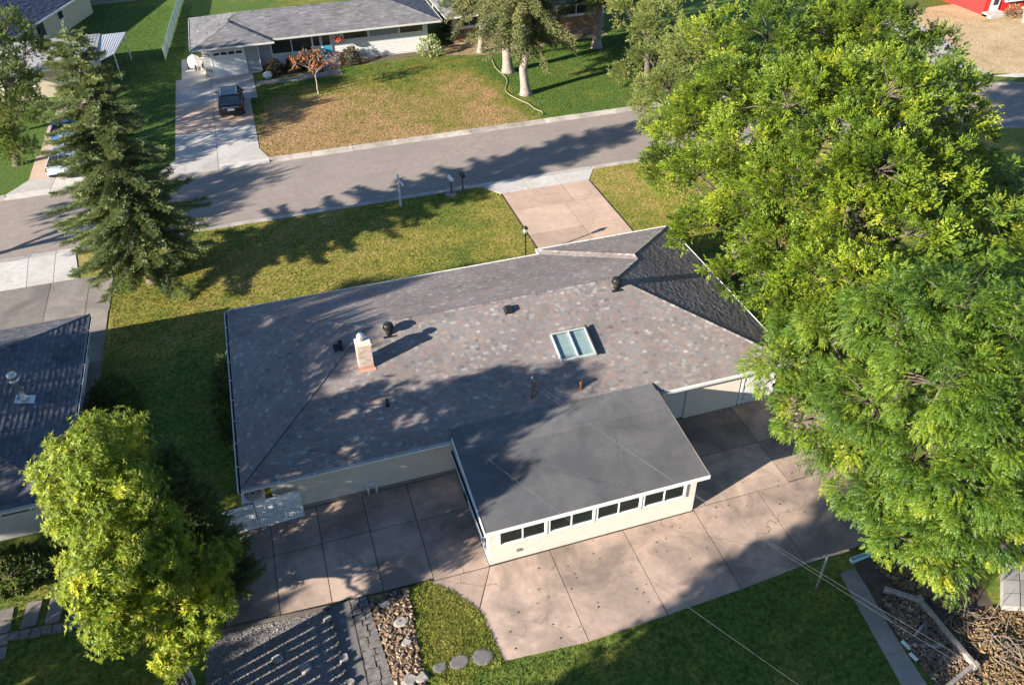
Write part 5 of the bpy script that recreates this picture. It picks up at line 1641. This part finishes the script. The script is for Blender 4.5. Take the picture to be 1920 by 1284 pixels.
# covered boat on a trailer beside the garage
bt = thing('boat_trailer', 'white covered boat on a trailer left of the garage over the street', 'boat', (-5.0, 79.6, 0), R(4))
bt.scale = (.66, .66, .66)
hb = MB()
n = 8
stn = [(-2.3, .55, .95), (-1.9, .8, 1.05), (-.5, .85, 1.15), (.8, .75, 1.2), (1.7, .45, 1.12), (2.2, .08, 1.0)]
for y, w, zt in stn:
    hb.v += [(0, y, .45), (-w * .7, y, .6), (-w, y, .85), (-w * .95, y, zt - .1), (0, y, zt + .12), (w * .95, y, zt - .1), (w, y, .85), (w * .7, y, .6)]
for i in range(len(stn) - 1):
    for j in range(n):
        hb.f.append((i * n + j, i * n + (j + 1) % n, (i + 1) * n + (j + 1) % n, (i + 1) * n + j))
        hb.t.append(None)
hb.f += [tuple(range(n))[::-1], tuple((len(stn) - 1) * n + j for j in range(n))]
hb.t += [None, None]
hb.build('boat_cover', plain('boat_cover', (.42, .42, .42), .7), bt, True)
fm = MB()
fm.bar((-.6, -2.2, .42), (-.6, 1.2, .42), .08, .08).bar((.6, -2.2, .42), (.6, 1.2, .42), .08, .08).bar((-.6, 1.2, .42), (0, 2.9, .4), .08, .08).bar((.6, 1.2, .42), (0, 2.9, .4), .08, .08).bar((-.9, -.8, .34), (.9, -.8, .34), .08, .08)
fm.build('trailer_frame', GALV, bt)
for s in (-1, 1):
    MB().tube([(s * .85, -.8, .3), (s * 1.02, -.8, .3)], .29, 16).build('wheel', RUBBER, bt)
MB().tube([(0, -2.35, .3), (0, -2.5, 1.0)], .12, 8).build('outboard_motor', BLACKM, bt)

# ------------------------------------------------------------------ street furniture
def mailbox(label, x, y, mt, h):
    t = thing('mailbox', label, 'mailbox', (x, y, 0), R(8), 'mailboxes at the kerb')
    MB().box(-.05, .05, -.05, .05, -.1, h - .02).build('post', WOODD, t)
    mb = MB()
    pts = [(-.11, 0), (.11, 0), (.11, .13)] + [(.11 * math.cos(a), .13 + .11 * math.sin(a)) for a in (.5, 1.0, 1.57, 2.14, 2.64)] + [(-.11, .13)]
    k = len(pts)
    mb.add([(p[0], -.28, h + p[1]) for p in pts] + [(p[0], .28, h + p[1]) for p in pts], [tuple(range(k))[::-1][::-1], tuple(range(k, 2 * k))[::-1]] + [(i, (i + 1) % k, k + (i + 1) % k, k + i) for i in range(k)])
    b = mb.build('box', mt, t)
    MB().box(-.1, .1, .28, .295, h + .01, h + .2).build('door', mt, b)
    MB().box(.112, .125, -.05, .03, h + .1, h + .28).build('flag', TAILR, b)
    return t
mailbox('white mailbox on a post at the kerb', 10.9, 48.45, WHITE, 1.05)
mailbox('black mailbox on a post at the kerb', 11.72, 48.6, BLACKM, 1.1)
MB().box(10.45, 11.2, 48.15, 48.62, -.1, .06).build('mailbox_pad', GREYC, **STRUCT)
sg = thing('sign_post', 'white wooden yard sign post on the lawn by the kerb', 'sign post', (7.36, 47.9, 0), R(10))
MB().box(-.05, .05, -.05, .05, -.1, 2.2).build('post', WHITE, sg)
MB().hexa([(-.07, -.07, 2.2), (.07, -.07, 2.2), (.07, .07, 2.2), (-.07, .07, 2.2)], [(-.005, -.005, 2.32), (.005, -.005, 2.32), (.005, .005, 2.32), (-.005, .005, 2.32)]).build('finial', WHITE, sg)
MB().box(-.04, .04, -.9, -.05, 1.86, 1.95).build('arm', WHITE, sg)
lp = thing('lamp_post', 'black lamp post beside the front driveway', 'lamp post', (13.0, 39.2, 0))
lathe_z(MB(), (0, 0, -.05), [(.12, 0), (.12, .1), (.06, .2), (.045, .3), (.04, 1.75), (.06, 1.78)], 12).build('post', BLACKM, lp, True)
MB().bar((-.16, 0, 1.6), (.16, 0, 1.6), .03, .03).build('cross_bar', BLACKM, lp)
lathe_z(MB(), (0, 0, 1.78), [(.06, 0), (.1, .05), (.14, .28)], 6).build('lantern_glass', plain('lantern_glass', (.4, .4, .38), .15), lp)
lathe_z(MB(), (0, 0, 2.06), [(.18, 0), (.08, .12), (.03, .14), (.02, .2)], 6).build('lantern_cap', BLACKM, lp)
# garden hose on the lawn over the street
hs = [(21.3, 77.0), (21.15, 74.8), (20.85, 72.6), (20.5, 70.0), (20.6, 67.1), (19.7, 64.6), (20.0, 62.8), (20.6, 61.3), (20.75, 60.2), (21.1, 59.3), (20.8, 58.75), (20.0, 58.5)]
hp_ = []
for i in range(len(hs) - 1):
    for k in range(6):
        t = k / 6
        p0, p1, p2, p3 = [np.array(hs[min(max(i + j, 0), len(hs) - 1)]) for j in (-1, 0, 1, 2)]
        q = .5 * (2 * p1 + (p2 - p0) * t + (2 * p0 - 5 * p1 + 4 * p2 - p3) * t * t + (3 * p1 - p0 - 3 * p2 + p3) * t ** 3)
        hp_.append((q[0], q[1], .06))
MB().tube(hp_, .024, 6).build('garden_hose', HOSE, label='straw-coloured garden hose lying across the lawn past the spruces', category='hose')
# white sack and red can by the front bed over the street
wb = MB().tube([(1.0, 74.6, 0), (1.05, 74.6, .2), (1.0, 74.62, .42), (1.0, 74.6, .5)], [.3, .42, .36, .1], 9).build('garden_sack', WHITE, label='white round sack by the flower bed near the garage', category='sack')
sheet('flower_bed', [(0.9, 74.3), (5.8, 74.5), (5.8, 76.75), (0.9, 76.75)], .012, SOIL, **STRUCT)
sheet('flower_bed', [(7.6, 75.2), (15.6, 75.6), (15.6, 76.75), (7.6, 76.75)], .012, SOIL, **STRUCT)
sheet('bark_bed', [(16.8, 75.0), (20.8, 73.6), (33.5, 75.2), (33.5, 77.6), (16.8, 77.6)], .012, plain('bark_bed_soil', (.30, .20, .13), .95, 0, .35, 3, .6), **STRUCT)
# fences over the street
fe = thing('slatted_fence', 'pale green slatted chain fence running back between the yards', 'fence', (0, 0, 0))
a, b = Vector((-7.6, 82.2, 0)), Vector((-5.95, 103, 0))
d = b - a
for i in range(9):
    p = a + d * (i / 8)
    MB().tube([p + Vector((0, 0, -.05)), p + Vector((0, 0, 1.3))], .04, 6).build('post', GALV, fe)
GRN = plain('pale_green_slat', (.34, .42, .36), .5)
sm_ = None
nn = 96
for i in range(nn):
    p = a + d * ((i + .5) / nn)
    if sm_ is None:
        o = MB().bar((0, 0, .05), (0, 0, 1.22), .18, .012, up=(0, 1, 0)).build('slat', GRN, fe)
        sm_ = o.data
    else:
        o = put(bpy.data.objects.new('slat', sm_), fe)
    o.location = p
    o.rotation_euler = (0, 0, math.atan2(d.y, d.x))
wf = thing('picket_fence', 'grey board fence along the back at the top left', 'fence', (-18.5, 103.4, 0), R(4))
pm = None
for i in range(50):
    h_ = 1.75
    if pm is None:
        o = MB().hexa([(-.08, -.015, 0), (.08, -.015, 0), (.08, .015, 0), (-.08, .015, 0)], [(-.08, -.015, h_), (.08, -.015, h_), (.08, .015, h_), (-.08, .015, h_)]).build('picket', plain('silver_wood', (.26, .24, .23), .9), wf)
        pm = o.data
    else:
        o = put(bpy.data.objects.new('picket', pm), wf)
    o.location = (i * .21, 0, rnd.uniform(-.06, .06))
MB().bar((-.1, .05, 1.4), (10.4, .05, 1.4), .05, .09).build('rail', WOODD, wf)
MB().bar((-.1, .05, .4), (10.4, .05, .4), .05, .09).build('rail', WOODD, wf)

# ------------------------------------------------------------------ back yard
# air conditioner and white ornamental screens
ac = thing('air_conditioner', 'pale grey air conditioner under the left rear eave', 'air conditioner', (-3.4, 24.75, .0))
MB().box(-.5, .5, -.45, .45, 0, .08).build('pad', GREYC, ac)
MB().box(-.42, .42, -.38, .38, .08, .78).build('casing', ALU, ac)
MB().box(-.46, .46, -.42, .42, .781, .83).build('lid', WHITE, ac)
lathe_z(MB(), (0, 0, .83), [(.36, 0), (.36, .02), (.33, .022)], 24).build('fan_well', DARK, ac)
gr = MB()
for r in (.1, .18, .26, .34):
    gr.tube([(r * math.cos(t * math.pi / 12), r * math.sin(t * math.pi / 12), .87) for t in range(25)], .016, 4, False)
gr.build('fan_grille', WHITE, ac)
for i in range(10):
    MB().box(-.4, .4, -.392, -.381, .12 + i * .065, .155 + i * .065).build('louvre', ALU, ac)
SCR = plain('white_screen', (.78, .78, .78), .5)
def block_screen():
    t = thing('breeze_block_screen', 'white pierced flower-pattern screen of five panels by the patio', 'screen', (-3.32, 23.66, .03), R(2))
    w, h_ = .345, 1.42
    first = None
    for i in range(5):
        mb = MB()
        def fr(x0, x1, z0, z1, y0=-.035, y1=.035):
            mb.box(x0, x1, y0, y1, z0, z1)
        fr(0, .025, 0, h_)
        fr(w - .025, w, 0.001, h_ - .001)
        fr(.025, w - .025, 0, .03)
        fr(.025, w - .025, h_ - .22, h_, -.06, .06)
        ch_ = (h_ - .25) / 4
        for k in range(4):
            zc_ = .03 + ch_ * (k + .5)
            xc = w / 2
            N = 10
            for q in range(N):
                a0, a1 = 2 * math.pi * q / N, 2 * math.pi * (q + 1) / N
                mb.bar((xc + .062 * math.cos(a0), 0, zc_ + .062 * math.sin(a0)), (xc + .062 * math.cos(a1), 0, zc_ + .062 * math.sin(a1)), .04, .028, up=(0, 1, 0))
            for q in range(8):
                a0 = math.pi / 4 * q
                ca, sa = math.cos(a0), math.sin(a0)
                e = min((w / 2 - .01) / max(abs(ca), 1e-6), (ch_ / 2) / max(abs(sa), 1e-6))
                mb.bar((xc + .07 * ca, 0, zc_ + .07 * sa), (xc + e * ca, 0, zc_ + e * sa), .04, .028, up=(0, 1, 0))
            fr(.025, w - .025, zc_ + ch_ / 2 - .008, zc_ + ch_ / 2 + .008, -.03, .03)
        if first is None:
            o = mb.build('panel', SCR, t)
            first = o.data
        else:
            o = put(bpy.data.objects.new('panel', first), t)
        o.location = (i * (w + .006), 0, 0)
    return t
block_screen()
lt = thing('lattice_screen', 'white diamond lattice screen left of the flower-pattern screen', 'screen', (-5.05, 23.62, .03), R(2))
W_, H_ = 1.68, 1.3
fr = MB()
for z0, z1 in ((0, .05), (.52, .74), (1.2, 1.3)):
    fr.box(0, W_, -.04, .04, z0, z1)
for x0 in (0, W_ - .05):
    fr.box(x0, x0 + .05, -.038, .038, .05, .52)
    fr.box(x0, x0 + .05, -.038, .038, .74, 1.2)
fr.build('frame', SCR, lt)
for z0, z1 in ((.05, .52), (.74, 1.2)):
    lb = MB()
    hh = z1 - z0
    x = -hh
    while x < W_:
        for s in (0, 1):
            xa, xb = (x, x + hh)
            za, zb = (z0, z1) if s == 0 else (z1, z0)
            if xa < 0:
                za = za + (zb - za) * (0 - xa) / hh
                xa = 0
            if xb > W_:
                zb = za + (zb - za) * (W_ - xa) / (xb - xa)
                xb = W_
            if xb - xa > .02:
                lb.bar((xa, -.01 + .02 * s, za), (xb, -.01 + .02 * s, zb), .018, .034, up=(0, 1, 0))
        x += .125
    lb.build('lattice', SCR, lt, kind='stuff')
# clothes pole
cp = thing('clothes_pole', 'grey wooden clothes pole with cross arm on the back lawn', 'clothes pole', (15.93, 14.25, 0))
MB().tube([(0, 0, -.1), (0, 0, 1.95)], [.05, .04], 10).build('post', WOODG, cp, True)
MB().bar((-1.0, .02, 1.96), (.85, -.02, 1.96), .06, .07).build('cross_arm', WOODG, cp)
for x in (-.9, -.3, .3, .75):
    MB().tube([(x, 0, 2.0), (x, 0, 2.06)], .014, 5).build('hook', BLACKM, cp)
# paver path, bark bed, stepping stones, gravel bed
pp = sheet('paver_path', [(-.5, 19.2), (.18, 19.15), (.5, 15.2), (.7, 13.0), (-.3, 13.0), (-.45, 15.6)], .01, DARKJ, **STRUCT)
k = 0
y = 19.12
while y > 13.2:
    e = rnd.uniform(.2, .27)
    t = (19.15 - y) / 6.0
    xl, xr_ = -.46 + .14 * t, .16 + .48 * t
    xm = xl + (xr_ - xl) * rnd.uniform(.38, .62)
    for a, b in ((xl, xm), (xm, xr_)):
        j = lambda v: v + rnd.uniform(-.018, .018)
        q = [(j(a + .018), j(y - e + .015)), (j((a + b) / 2), j(y - e + .03)), (j(b - .018), j(y - e + .015)), (j(b - .018), j(y - .015)), (j((a + b) / 2), j(y - .002)), (j(a + .018), j(y - .015))]
        z_ = .05 + rnd.uniform(-.008, .012)
        MB().prism(q, .0, [z_ + rnd.uniform(-.006, .006) for _ in q]).build('paver', PAVER, pp)
    y -= e
BARKPOLY = [(.2, 18.95), (1.62, 18.98), (1.5, 17), (1.42, 15.2), (1.3, 13), (.75, 13), (.5, 15.3), (.42, 17)]
sheet('bark_bed', BARKPOLY, .012, plain('bark_soil', (.13, .085, .055), .95, 0, .4, 6, .6), **STRUCT)

def chips(name, poly, n, lmin, lmax, wfac, mt, label, cat, z=.02, flat=.5, hmax=.04, holes=()):
    """loose pieces lying in a heap"""
    P = scatter(poly, n, holes)
    N = len(P)
    L = rng.uniform(lmin, lmax, N)
    W = L * rng.uniform(.25, wfac, N)
    a = rng.uniform(0, 6.28, N)
    tl = rng.normal(0, flat, N)
    ro = rng.normal(0, flat, N)
    dx = np.stack([np.cos(a) * np.cos(tl), np.sin(a) * np.cos(tl), np.sin(tl)], 1) * L[:, None] / 2
    up = np.stack([np.sin(ro) * -np.sin(a), np.sin(ro) * np.cos(a), np.cos(ro)], 1)
    dy = np.cross(up, dx)
    dy = dy / (np.linalg.norm(dy, axis=1, keepdims=True) + 1e-9) * W[:, None] / 2
    nz = np.cross(dx, dy)
    nz = nz / (np.linalg.norm(nz, axis=1, keepdims=True) + 1e-9) * (W * .3)[:, None]
    c = np.concatenate([P, (z + rng.uniform(.0, hmax, N))[:, None]], 1)
    T0, T1, T2, T3 = c - dx - dy * .7 + nz, c + dx * .9 - dy + nz, c + dx + dy * .8 + nz, c - dx * .8 + dy + nz
    B0, B1, B2, B3 = [q - 2 * nz for q in (T0, T1, T2, T3)]
    Q = [np.stack(f, 1) for f in ((T0, T1, T2, T3), (B0, B1, T1, T0), (B1, B2, T2, T1), (B2, B3, T3, T2), (B3, B0, T0, T3))]
    V = np.concatenate(Q, 0)
    T = np.tile(np.clip(rng.normal(.5, .25, N), 0, 1), 5)
    return fast_mesh(name, V, 4, T, mt, kind='stuff', label=label, category=cat)

chips('bark_chips', BARKPOLY, 2600, .07, .26, .55, CHIP, 'coarse bark chips between paver path and grass patch', 'bark', .03, .35, .05)
GRAVPOLY = [(-4.9, 19.2), (-1.2, 18.98), (-.95, 15.8), (-.8, 13), (-5.6, 13), (-5.6, 18.6)]
sheet('gravel_bed', GRAVPOLY, .008, plain('gravel_soil', (.17, .15, .14), .95, 0, .4, 8, .4), **STRUCT)
chips('gravel', GRAVPOLY, 8000, .02, .06, .9, GRAV, 'dark gravel striped by the fence shadow', 'gravel', .012, .3, .008)
sheet('side_path', [(-1.18, 19.1), (-.5, 19.15), (-.42, 15.6), (-.3, 13), (-.9, 13), (-1.05, 15.9)], .016, concrete('dark_concrete', (.17, .16, .155), (.11, .105, .1), .5), **STRUCT)
mb = MB()
mb.bar((-5.0, 19.3, .06), (-1.15, 19.04, .06), .1, .14)
mb.build('bed_edging', WOODD, label='dark timber edging between the patio and the gravel bed', category='edging')
mb = MB()
mb.bar((-1.2, 18.95, .05), (-.98, 14, .05), .07, .12)
mb.build('bed_edging', WOODD, label='dark timber edging between the gravel bed and the dark path', category='edging')
def stone(name, x, y, r, h_, mt, label, group, sq=1.0, z=0.0):
    n_ = 8
    q = []
    a0 = rnd.uniform(0, 6)
    for i in range(n_):
        a = a0 + 2 * math.pi * i / n_
        rr = r * rnd.uniform(.82, 1.12)
        q.append((rr * math.cos(a), rr * sq * math.sin(a)))
    mb = MB()
    k_ = n_
    vs = [(p[0], p[1], -.03) for p in q] + [(p[0], p[1], h_ * .7) for p in q] + [(p[0] * .82, p[1] * .82, h_ * rnd.uniform(.92, 1.08)) for p in q]
    fs = [tuple(range(n_))[::-1]] + [(i, (i + 1) % k_, k_ + (i + 1) % k_, k_ + i) for i in range(k_)] + [(k_ + i, k_ + (i + 1) % k_, 2 * k_ + (i + 1) % k_, 2 * k_ + i) for i in range(k_)] + [tuple(range(2 * k_, 3 * k_))]
    mb.add(vs, fs)
    o = mb.build(name, mt, label=label, category='stone', group=group)
    o.location = (x, y, z)
    return o
for x, y, r, lab in ((2.05, 15.5, .26, 'small dark stepping stone nearest the bark bed'), (2.7, 15.5, .34, 'middle dark stepping stone in the grass patch'), (3.5, 15.42, .4, 'large dark stepping stone nearest the terrace')):
    stone('stepping_stone', x, y, r, .05, SLATE, lab, 'stepping stones in the grass', .8, .03)
for x, y, r, lab in ((-1.35, 18.6, .17, 'pale stone at the top corner of the gravel bed'), (-1.02, 16.85, .2, 'pale square stone on the dark edging'), (-3.2, 17.55, .2, 'pale stone in the left part of the gravel bed'), (-2.35, 16.9, .24, 'round pale stone in the middle of the gravel'), (-3.0, 16.3, .26, 'pale stone low in the gravel near the green mat'), (-.95, 15.9, .17, 'pale stone at the bottom frame edge on the edging')):
    stone('garden_stone', x, y, r, .14, STONE, lab, 'pale stones in the gravel bed', .85)
for x, y, r, lab in ((.75, 18.5, .22, 'grey rock in the upper bark bed'), (1.12, 17.6, .3, 'pale square rock in the middle of the bark bed'), (1.15, 16.75, .2, 'tan rock in the lower bark bed'), (.95, 15.35, .3, 'pale slab at the bottom of the bark bed'), (1.35, 15.3, .25, 'tan slab beside the grass at the frame bottom')):
    stone('bed_rock', x, y, r, .15, STONE, lab, 'rocks in the bark bed', .75)
# fence whose gaps stripe the gravel with light
pf = thing('board_fence', 'brown board fence with narrow gaps at the lower left', 'fence', (-6.05, 17.5, 0))
pm = None
for i in range(28):
    if pm is None:
        o = MB().box(-.015, .015, -.31, 0, .05, 2.0).build('board', WOODD, pf)
        pm = o.data
    else:
        o = put(bpy.data.objects.new('board', pm), pf)
    o.location = (0, -i * .385, 0)
for zz in (.4, 1.6):
    MB().bar((.04, .05, zz), (.04, -10.7, zz), .05, .09).build('rail', WOODD, pf)
for yy in (.06, -2.5, -5.0, -7.5):
    MB().box(.02, .13, yy - .05, yy + .06, -.1, 2.08).build('post', WHITE if yy > 0 else WOODG, pf)
# steps on the left
sw = thing('garden_steps', 'weathered timber steps and block edging on the left lawn', 'steps', (-10.6, 21.8, 0), R(-6))
for i in range(3):
    MB().box(-1.2 + i * .8, -.7 + i * .8, -.3, .75, 0, .12 + .03 * i).build('tread', GREYC, sw)
for i in range(9):
    MB().box(-1.5 + i * .36, -1.17 + i * .36, -.72 - .02 * (i % 3), -.44, 0, .13 + .01 * (i % 2)).build('edging_block', PAVER, sw)
fp_ = bpy.data.objects.new('flag_path', None)
put(fp_, **STRUCT)
for i in range(4):
    MB().box(-13.0, -12.2, 22.2 - i * .55, 22.68 - i * .55, 0, .05).build('flagstone', GREYC, fp_)

# lower right corner: path, raised beds, litter, block terrace
slabs('garden_path', [[(17.15, 14.55), (16.98, 13.4), (17.72, 13.5), (17.85, 14.6)], [(16.97, 13.4), (16.8, 12.3), (17.52, 12.35), (17.71, 13.5)], [(16.79, 12.3), (16.62, 11.2), (17.38, 11.2), (17.51, 12.35)], [(16.61, 11.2), (16.4, 9.9), (17.24, 9.7), (17.37, 11.2)], [(16.4, 9.9), (16.1, 8), (17.0, 8), (17.24, 9.7)]], concrete('path_concrete', (.28, .235, .20), (.14, .125, .11), .6), .04, .006)
LITPOLY = [(17.9, 14.7), (19.4, 15.4), (21.5, 16.2), (24, 15.5), (23.4, 14.2), (21.8, 12.6), (21.5, 11.3), (19.3, 9.5), (17.5, 8.5), (17.5, 12.2)]
sheet('litter_bed', LITPOLY + [(17.8, 13.6)], .006, plain('dark_soil', (.075, .055, .04), .95, 0, .45, 3, .7), **STRUCT)
chips('leaf_litter', [(18.6, 14.4), (20.2, 14.9), (21.8, 14.2), (21.3, 12.2), (19.9, 12.0), (18.9, 13.2)], 2600, .05, .16, .8, LITT, 'orange dead leaves under the fern-leaved tree', 'leaves', .02, .3, .03)
BEDP = [(17.95, 13.1), (18.4, 13.2), (19.1, 12.35), (19.0, 10.2), (18.9, 9.3), (17.5, 9.3), (17.55, 10.5), (17.6, 12.2)]
chips('bark_chips', BEDP, 2300, .06, .2, .5, CHIP, 'pale bark chips inside the timber raised bed', 'bark', .03, .4, .06)
chips('bark_chips', [(19.4, 11.6), (21.3, 11.6), (23.2, 11.0), (22, 7), (19, 8)], 2600, .06, .3, .3, LITT, 'brown bark and sticks along the bottom right corner', 'bark', .02, .4, .05)
rb = thing('raised_bed', 'weathered timber raised bed frame beside the garden path', 'raised bed', (0, 0, 0))
for p, q in (((18.2, 13.4, .15), (19.05, 12.62, .15)), ((19.1, 12.6, .15), (19.12, 9.9, .15)), ((19.1, 9.92, .15), (17.7, 9.55, .15)), ((17.95, 11.1, .06), (18.75, 10.9, .06))):
    MB().bar(p, q, .12, .26 if p[2] > .1 else .1).build('timber', WOODG, rb)
for x, y in ((19.08, 12.62), (19.12, 9.9)):
    MB().box(x - .09, x + .09, y - .09, y + .09, 0, .34).build('corner_post', WOODG, rb)
pb = thing('pallet_wood', 'grey broken boards lying in the raised bed', 'boards', (18.4, 11.4, .06))
for i in range(5):
    MB().bar((rnd.uniform(-.5, .3), rnd.uniform(-.5, .5), .04 + i * .03), (rnd.uniform(.1, .5), rnd.uniform(-.6, .6), .06 + i * .03), .09, .03).build('board', WOODG if i % 2 else WOODD, pb)
for i, (x, y, w) in enumerate(((17.55, 12.55, .5), (17.5, 11.3, .35), (17.45, 10.85, .3))):
    MB().bar((x, y + w / 2, .07), (x + .06, y - w / 2, .07), .1, .07).build('edging_plank', WHITE if i else GALV, label=['grey grate lying on the path edge', 'short white plank on the path edge', 'second white plank below it on the path edge'][i], category='plank')
# flagstones in the litter
for i, (x, y, r) in enumerate(((19.35, 13.35, .26), (19.75, 12.95, .3), (20.2, 13.4, .28), (20.3, 12.8, .26), (19.8, 12.5, .25))):
    stone('flagstone', x, y, r, .05, SLATE, ['dark flagstone nearest the raised bed corner', 'dark flagstone in the middle of the litter', 'dark flagstone beside the trunk shade', 'dark flagstone nearest the block terrace', 'dark flagstone low in the litter'][i], 'flagstones in the leaf litter', .7)
# block terrace at the right edge
tr = thing('block_terrace', 'grey concrete block terrace at the right frame edge', 'terrace', (0, 0, 0))
o_, u_, v_ = Vector((21.75, 11.3, 0)), Vector((.72, .78, 0)).normalized(), Vector((.78, -.3, 0)).normalized()
o_ = Vector((21.6, 11.4, 0))
for i in range(6):
    for j in range(4):
        a = o_ + u_ * (i * .62) + v_ * (j * .62)
        q = [a + v_ * .02 + u_ * .02, a + v_ * .6 + u_ * .02, a + v_ * .6 + u_ * .6, a + v_ * .02 + u_ * .6]
        MB().prism([(p.x, p.y) for p in q], 0, .32 + rnd.uniform(-.015, .015)).build('block', concrete('block_concrete', (.31, .29, .265), (.18, .165, .15), .5) if 'block_concrete' not in MATS else MATS['block_concrete'], tr)
# teal bench arm and log by the patio edge
bn = thing('plastic_trough', 'pale turquoise plastic trough at the corner of the patio', 'trough', (18.3, 14.9, 0.05), R(4))
bn.scale = (.6, .7, .7)
tq = MB()
tq.box(-.75, .75, -.12, .12, 0, .04).box(-.75, .75, -.12, -.09, .04, .2).box(-.75, .75, .09, .12, .04, .2).box(-.75, -.72, -.09, .09, .04, .2).box(.72, .75, -.09, .09, .04, .2)
tq.build('trough_body', plain('pale_turquoise', (.42, .62, .62), .4), bn)
lg = MB().tube([(18.75, 14.95, .12), (19.6, 15.55, .14), (20.6, 16.1, .12), (21.3, 16.5, .1)], [.13, .14, .12, .1], 9).build('log', BARKP, label='grey log lying along the patio edge under the fern-leaved tree', category='log')
# dry branches
for i, (cx_, cy_, n_, lab) in enumerate(((20.2, 11.7, 26, 'bare dry branches heaped beyond the raised bed'), (20.6, 10.2, 34, 'tangle of bare twigs at the bottom right corner'))):
    tg = MB()
    for k in range(n_):
        a = rnd.uniform(0, 6.28)
        p = Vector((cx_ + rnd.gauss(0, .35), cy_ + rnd.gauss(0, .35), rnd.uniform(.05, .3)))
        pts = [p]
        d = Vector((math.cos(a), math.sin(a), rnd.uniform(-.1, .4)))
        for s in range(5):
            d = (d + Vector((rnd.gauss(0, .25), rnd.gauss(0, .25), rnd.gauss(0, .15)))).normalized()
            pts.append(pts[-1] + d * rnd.uniform(.12, .3))
            pts[-1].z = max(.04, pts[-1].z)
        tg.tube(pts, [.02, .018, .015, .012, .009, .005], 5)
    tg.build('brush_pile', TWIG, label=lab, category='branches', kind='stuff')
chips('fallen_leaves', [(13.5, 15.4), (21, 16.2), (22, 23.5), (14, 23.5)], 170, .025, .06, .8, LITT, 'scattered fallen leaves on the right part of the patio', 'leaves', .045, .2, .01)
chips('fallen_leaves', [(4.2, 15.2), (13.5, 15.2), (13.5, 18.9), (5, 18.9)], 60, .03, .06, .8, LITT, 'few fallen leaves on the terrace before the sunroom', 'leaves', .045, .2, .01)

# ------------------------------------------------------------------ overhead wires
def wire(label, a, b, sag, r=.012, mt=BLACKM):
    pts = []
    a, b = Vector(a), Vector(b)
    for i in range(25):
        t = i / 24
        p = a.lerp(b, t)
        p.z -= sag * 4 * t * (1 - t)
        pts.append(p)
    return MB().tube(pts, r, 5).build('overhead_wire', mt, label=label, category='wire', group='service wires to the roof mast')
far_p = [(14.0, 6.0, 7.6), (14.3, 5.9, 7.5), (14.6, 5.8, 7.4)]
for k, (dz, q) in enumerate(zip((3.62, 3.5, 3.38), far_p)):
    wire(['upper service wire from the roof mast to the lower right', 'middle service wire from the roof mast to the lower right', 'lower service wire from the roof mast to the lower right'][k], (mx + .1, my - .06, dz), q, .35, .0022, GALV if k != 1 else BLACKM)
wire('pale telephone wire crossing the sunroom roof and the back lawn', (5.6, 22.2, 2.6), (11.2, 6.0, 6.6), .2, .0024, GALV)
